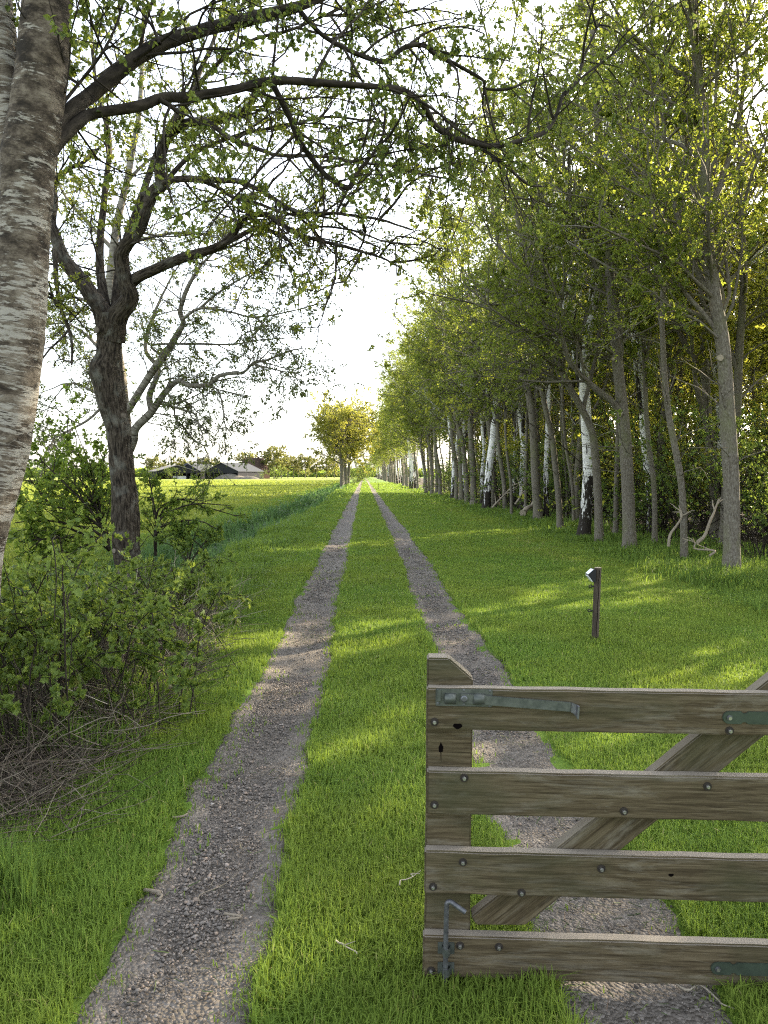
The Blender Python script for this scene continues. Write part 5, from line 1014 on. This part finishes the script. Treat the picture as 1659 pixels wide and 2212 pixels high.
# ------------------------------------------------------------------ short posts on the lawn
def lamp_post(px, d, h, label, name='lamp_post', lamp=True):
    b = at(*px, d); b[2] = height(b[0], b[1]); o = empty(name, tuple(b)); tag(o, label, 'post', None)
    s = .0285; zz = np.linspace(-.05, h, 12); a = Acc(); P = np.stack([zz * .028, zz * .0, zz], -1); tubes(a, P[None], np.full((1, 12), .034), 20, rough=.05, cap=True, rscale=(20, 20, 2)); a.build('post_body', M['post'], o)
    top = Acc(); tubes(top, np.array([[[h * .028, 0, h], [h * .028, 0, h + .003]]]), np.array([[.0325, .0315]]), 20, cap=True, rnd=.9); top.build('cut_top', M['posttop'], o)
    k = np.array([[h * .028 - .034, .002, h - .24], [h * .028 - .036, -.034, h - .24]])
    cr = Acc(); xk = .0; V = []
    for z_ in np.linspace(.02, h - .02, 24): V.append((z_ * .028 + .002 + .004 * math.sin(z_ * 31), -.0345, z_))
    tubes(cr, np.array(V)[None], np.full((1, 24), .0022), 5); cr.build('crack_shade', M['cavity_shade'], o)  # raised dark line, painted shade of a split in the wood
    for z_ in ((h * .745, h * .415) if lamp else (h * .7,)):
        xo = z_ * .028 - .034; a = Acc(); tubes(a, np.array([[[xo + .005, -.002, z_], [xo - .018, -.002, z_ + .002]]]), np.array([[.0052, .0052]]), 8, cap=True)
        tubes(a, np.array([[[xo - .008, -.002, z_], [xo - .02, -.002, z_ + .002]]]), np.array([[.010, .010]]), 10, cap=True)
        an = np.linspace(.35, 2 * np.pi - .1, 17); ring = np.stack([xo - .034 + .0125 * np.cos(an), np.full(17, -.002), z_ + .004 + .0125 * np.sin(an)], -1); tubes(a, ring[None], np.full((1, 17), .0052), 8, cap=True); a.build('ring_insulator', M['blackplastic'], o)
    if lamp:
        lo = Acc(); zc_ = h - .075; xo = h * .028 - .034
        # wedge housing seen from the side: sloping solar panel above, light window below
        prof = [(0, .065), (-.018, .062), (-.075, .012), (-.02, -.062), (0, -.062)]
        hd = board('solar_lamp', o, [(xo + x, zc_ + z) for x, z in prof], -.055, .045, .003, 'blackplastic')
        pn = board('solar_panel', hd, [(xo - .022, zc_ + .0615), (xo - .071, zc_ + .0185), (xo - .073, zc_ + .0205), (xo - .024, zc_ + .0635)], -.050, .040, .0004, 'panel')
        board('light_window', hd, [(xo - .071, zc_ + .003), (xo - .029, zc_ - .053), (xo - .0325, zc_ - .0555), (xo - .0745, zc_ + .0005)], -.050, .040, .0004, 'lens')
M['post'] = plain('dark_post_wood', (.085, .066, .046), .9, nscale=40, ncol=(.03, .023, .017), bumpd=.004, stretch=(3, 3, .25)); M['posttop'] = plain('cut_end_grain', (.42, .36, .25), .9, nscale=60, ncol=(.28, .23, .15))
M['blackplastic'] = plain('black_plastic', (.012, .012, .014), .4); M['panel'] = plain('solar_cell', (.25, .28, .32), .12, .6, spec=.8); M['lens'] = plain('frosted_lens', (.75, .76, .76), .25, spec=.6)
lamp_post((1285, 1390), 7.23, .715, 'short dark round post with a black solar lamp and two ring insulators on the lawn')
lamp_post((818, 1057), 84, .62, 'tiny dark post far off at the right side of the track', 'marker_post', False)
lamp_post((812, 1042), 150, .7, 'tiny post at the far end of the track near the bright gap', 'marker_post', False)

# ------------------------------------------------------------------ golden trees, far trees, farm
rg = random.Random(9)
def bigtree(seed, H, W, leaf, lv=9, m=36, z0=2.6, size=.16):
    rng = np.random.default_rng(seed); t, c = Acc(), Acc(); zz = np.linspace(0, H * .9, 8); P = np.stack([np.cumsum(rng.normal(0, .12, 8)), np.cumsum(rng.normal(0, .12, 8)), zz - .1], -1); P[0, :2] = 0; P[1, :2] *= .3
    Q = spline(P, 30); R = .30 * (1 - np.clip(Q[:, 2] / H, 0, 1)) ** .8 + .02; tubes(t, Q[None], R[None], 10, rough=.08); k = Q[:, 2] > z0
    sp = dict(ROW, L1=(W * .35, W * .62), a1=(35, 85), r1=.06, n2=7, n3=5, lv=lv, size=size, tmpl=leaf_kite(.4), rmin=.006, trop1=(0, 0, .03)); ramify(rng, t, c, [(Q[k], R[k], m)], sp)
    return meshes_of((t, c), 'grey', leaf)
G_ = [bigtree(700, 13.6, 11, 'leaf_sungold', 12, 46, 3.4, .2), bigtree(701, 12.8, 11.5, 'leaf_sungold', 12, 46, 3.4, .2)]
for i, (x, y, s, lb) in enumerate([(738, 124, 1.0, 'golden sunlit tree at the left end of the clump beside the far track'), (741, 128, 1.0, 'golden sunlit tree second in the clump beside the far track'), (746, 132, 1.05, 'golden sunlit tree in the middle of the clump, tall and upright'), (752, 137, 1.02, 'golden tree at the right end of the clump nearest the track')]):
    p = at(x, 1046, y); plant_tree('broadleaf_tree', G_[i % 2], (p[0], y, height(p[0], y)), 1.3 * i, s, lb, 'clump of golden trees')
F_ = [bigtree(710 + i, 14, 11, 'leaf_far', 11, 34, 3.8, .4) for i in range(3)]
fars = [(575, 395, 1.05), (592, 360, 1.25), (608, 400, .95), (622, 420, .95), (634, 410, .95), (659, 400, 1.0), (684, 430, .95), (706, 420, .9), (722, 440, .9), (545, 420, 1.1), (528, 430, 1.15), (470, 440, .8), (452, 430, .9), (438, 430, .9), (405, 440, .85), (383, 440, .95), (350, 440, .7), (330, 430, 1.0), (795, 520, .8), (645, 520, .8)]
for i, (x, d, s) in enumerate(fars):
    p = at(x, 1034, d); plant_tree('broadleaf_tree', F_[i % 3], (p[0], d, -.1), rg.uniform(0, 6), (s * .9, s * .78), 'round-topped tree on the horizon behind the field', 'trees on the horizon')
# dark hedge line and bushes beyond the golden clump beside the track
for i, (x, d, sc) in enumerate([(768, 150, 1.3), (772, 165, 1.5), (776, 185, 1.6), (779, 205, 1.7), (781, 230, 1.8)]):
    p = at(x, 1040, d); plant_tree('shrub', V_SHRUB[i % 4], (p[0], d, height(p[0], d)), i * 1.1, sc, 'dark bush in the line between the golden clump and the end of the track', 'bushes beside the far track', 'shrub')
b = at(752, 1050, 121); plant_tree('shrub', V_SHRUB[1], (b[0] + .9, 121, height(b[0], 121)), 0, .4, 'small low bush at the foot of the golden trees', None, 'shrub')
# far belt of wood on the horizon
rfw = np.random.default_rng(77); fw = Acc(); n = 26000; X = rfw.uniform(-420, 60, n); bump = 3 + 4 * n2(X, X * 0, .03, 71) + 2 * n2(X, X * 0, .11, 72); Zz = bump * rfw.uniform(0, 1, n) ** .7; Yy = 640 + rfw.uniform(-25, 25, n)
put_leaves(fw, rfw, np.stack([X, Yy, Zz], -1), rfw.normal(size=(n, 3)), leaf_kite(.5), rfw.uniform(1.2, 3.0, n)); tag(fw.build('distant_wood', M['leaf_shade'], smooth=False, keepbark=False), 'bluish belt of woodland along the horizon', 'wood', kind='stuff')
# farm buildings
M['barnwall'] = plain('dark_barn_board', (.028, .029, .033), .85, spec=.03, nscale=3, ncol=(.02, .02, .023)); M['barnroof'] = plain('grey_sheet_roof', (.055, .059, .066), .8, spec=.03, nscale=1.5, ncol=(.045, .048, .054), stretch=(1, 6, 1)); M['paleroof'] = plain('pale_sheet_roof', (.2, .19, .18), .8, spec=.03, nscale=1, ncol=(.16, .15, .14))
M['tile'] = plain('brown_tile_roof', (.055, .038, .032), .85, spec=.03, nscale=2, ncol=(.04, .028, .024)); M['brick'] = plain('brick_wall', (.07, .045, .036), .9, spec=.03, nscale=4, ncol=(.05, .033, .027)); M['white'] = plain('white_panel', (.7, .7, .68), .6); M['inside'] = plain('barn_interior', (.03, .03, .032), 1.0); M['spoil'] = plain('silage_heap', (.16, .14, .11), .95, nscale=1.2, ncol=(.08, .075, .06), bumpd=.2)
def boxm(acc, c, s):
    v = np.array([(x, y, z) for x in (-.5, .5) for y in (-.5, .5) for z in (-.5, .5)]) * s + c; acc.add(v, [np.array([(0, 1, 3, 2), (4, 6, 7, 5), (0, 4, 5, 1), (2, 3, 7, 6), (0, 2, 6, 4), (1, 5, 7, 3)])])
def barn(name, label, x, d, W, L, He, Hr, rz, wall, roof, bays=4, open_=True, over=.5):
    p = at(x, 1032, d); o = empty(name, (p[0], d, -.1), rz); tag(o, label, 'building'); a = Acc(); t = .15
    # gable walls: front one with open bays; sides; back
    boxm(a, (-W / 2, 0, He / 2), (t, L, He)); boxm(a, (W / 2, 0, He / 2), (t, L, He))
    for yy in (-L / 2, L / 2):
        v = np.array([(-W / 2, yy - t / 2, He), (W / 2, yy - t / 2, He), (0, yy - t / 2, Hr), (-W / 2, yy + t / 2, He), (W / 2, yy + t / 2, He), (0, yy + t / 2, Hr)]); a.add(v, [np.array([(0, 1, 2), (3, 5, 4)]), np.array([(0, 3, 4, 1), (1, 4, 5, 2), (2, 5, 3, 0)])])
    boxm(a, (0, L / 2, He / 2), (W, t, He))
    if open_: boxm(a, (0, -L / 2, He * .88), (W, t, He * .24))
    else: boxm(a, (0, -L / 2, He / 2), (W, t, He))
    a.build('wall', M[wall], o, smooth=False)
    if open_:
        for k in range(bays + 1):
            q = Acc(); boxm(q, (-W / 2 + W * k / bays, -L / 2 - .02, He * .38), (.35, .35, He * .76)); q.build('bay_post', M[wall], o, smooth=False)
        q = Acc(); boxm(q, (W * .1, -L / 2 + 2, He * .2), (W * .35, .2, He * .4)); q.build('pen_wall', M['white'], o, smooth=False)
    r = Acc(); sl2 = math.hypot(W / 2 + over, (Hr - He) * (1 + 2 * over / W))
    for sg in (-1, 1):
        e = np.array([sg * (W / 2 + over), 0, He - (Hr - He) * 2 * over / W + .1]); rd = np.array([0, 0, Hr + .1])
        v = np.array([e + [0, -L / 2 - over, 0], e + [0, L / 2 + over, 0], rd + [0, L / 2 + over, 0], rd + [0, -L / 2 - over, 0]]); v = np.vstack([v, v + [0, 0, .22]])
        r.add(v, [np.array([(0, 1, 2, 3), (4, 7, 6, 5), (0, 4, 5, 1), (1, 5, 6, 2), (2, 6, 7, 3), (3, 7, 4, 0)])])
    r.build('roof', M[roof], o, smooth=False); return o
barn('cattle_barn', 'wide dark open-fronted barn with a grey roof in front of the farmhouse', 508, 330, 15, 24, 3.2, 6.6, math.radians(-18), 'barnwall', 'barnroof', 4)
barn('cattle_barn', 'smaller dark barn with a doorway, left of the wide barn', 430, 335, 11.5, 16, 3.2, 6.2, math.radians(-20), 'barnwall', 'barnroof', 3)
barn('cattle_barn', 'barn with a long pale roof, leftmost of the farm buildings', 372, 330, 16, 20, 3.2, 5.6, math.radians(25), 'barnwall', 'paleroof', 4)
hb = barn('farmhouse', 'farmhouse with a steep brown tiled roof behind the wide barn', 549, 358, 8.5, 12, 3.4, 9.4, math.radians(-35), 'brick', 'tile', 3, False, .4)
q = Acc(); boxm(q, (0, 3, 9.7), (.8, .8, 1.4)); q.build('chimney', M['brick'], hb, smooth=False)
def heap(x, d, W, H, label, mat='spoil'):
    p = at(x, 1032, d); v, f = ico(); a = Acc(); rng = np.random.default_rng(int(x)); g = np.linspace(-1, 1, 17); X_, Y_ = np.meshgrid(g, g); Z_ = np.clip(1 - X_ ** 2 - Y_ ** 2, 0, 1) ** .7 * (1 + .5 * (vnoise(np.stack([X_ * 4 + x, Y_ * 4, X_ * 0], -1)) - .5)); i = (np.arange(16)[:, None] * 17 + np.arange(16)[None]).ravel()
    a.add(np.stack([X_ * W, Y_ * W * .6, Z_ * H], -1), [np.stack([i, i + 1, i + 18, i + 17], -1)]); o = a.build('silage_heap', M[mat], keepbark=False); o.location = (p[0], d, -.15); tag(o, label, 'heap')
heap(500, 318, 7, 2.0, 'brownish silage heap in front of the wide barn'); heap(535, 316, 5, 1.3, 'low grassy silage heap to the right of the wide barn front', 'spoil')
silo = Acc(); p = at(405, 1032, 332); tubes(silo, np.array([[[0, 0, 0], [0, 0, 6.2], [0, 0, 6.9]]]), np.array([[1.5, 1.5, .3]]), 16, cap=True); so_ = silo.build('feed_silo', M['barnroof']); so_.location = (p[0], 332, -.1); tag(so_, 'grey feed silo between the two left barns', 'silo')
for i, (x, d, s, lb) in enumerate([(462, 320, 1.3, 'yellowish bush between the two dark barns'), (450, 322, 1.6, 'tall yellowish bush beside the smaller barn doorway'), (563, 318, .9, 'yellowish bush to the right of the wide barn'), (598, 330, 2.2, 'large sunlit bush under the biggest horizon tree'), (350, 318, 1.5, 'dark hedge bush before the pale-roofed barn'), (372, 316, 1.4, 'low dark hedge bush in front of the leftmost barn')]):
    p = at(x, 1032, d); plant_tree('shrub', [(nm, me) for nm, me in (V_FAR if i < 4 else V_SHRUB[2])] if False else V_SHRUB[i % 4], (p[0], d, -.1), i, s, lb, None, 'shrub')
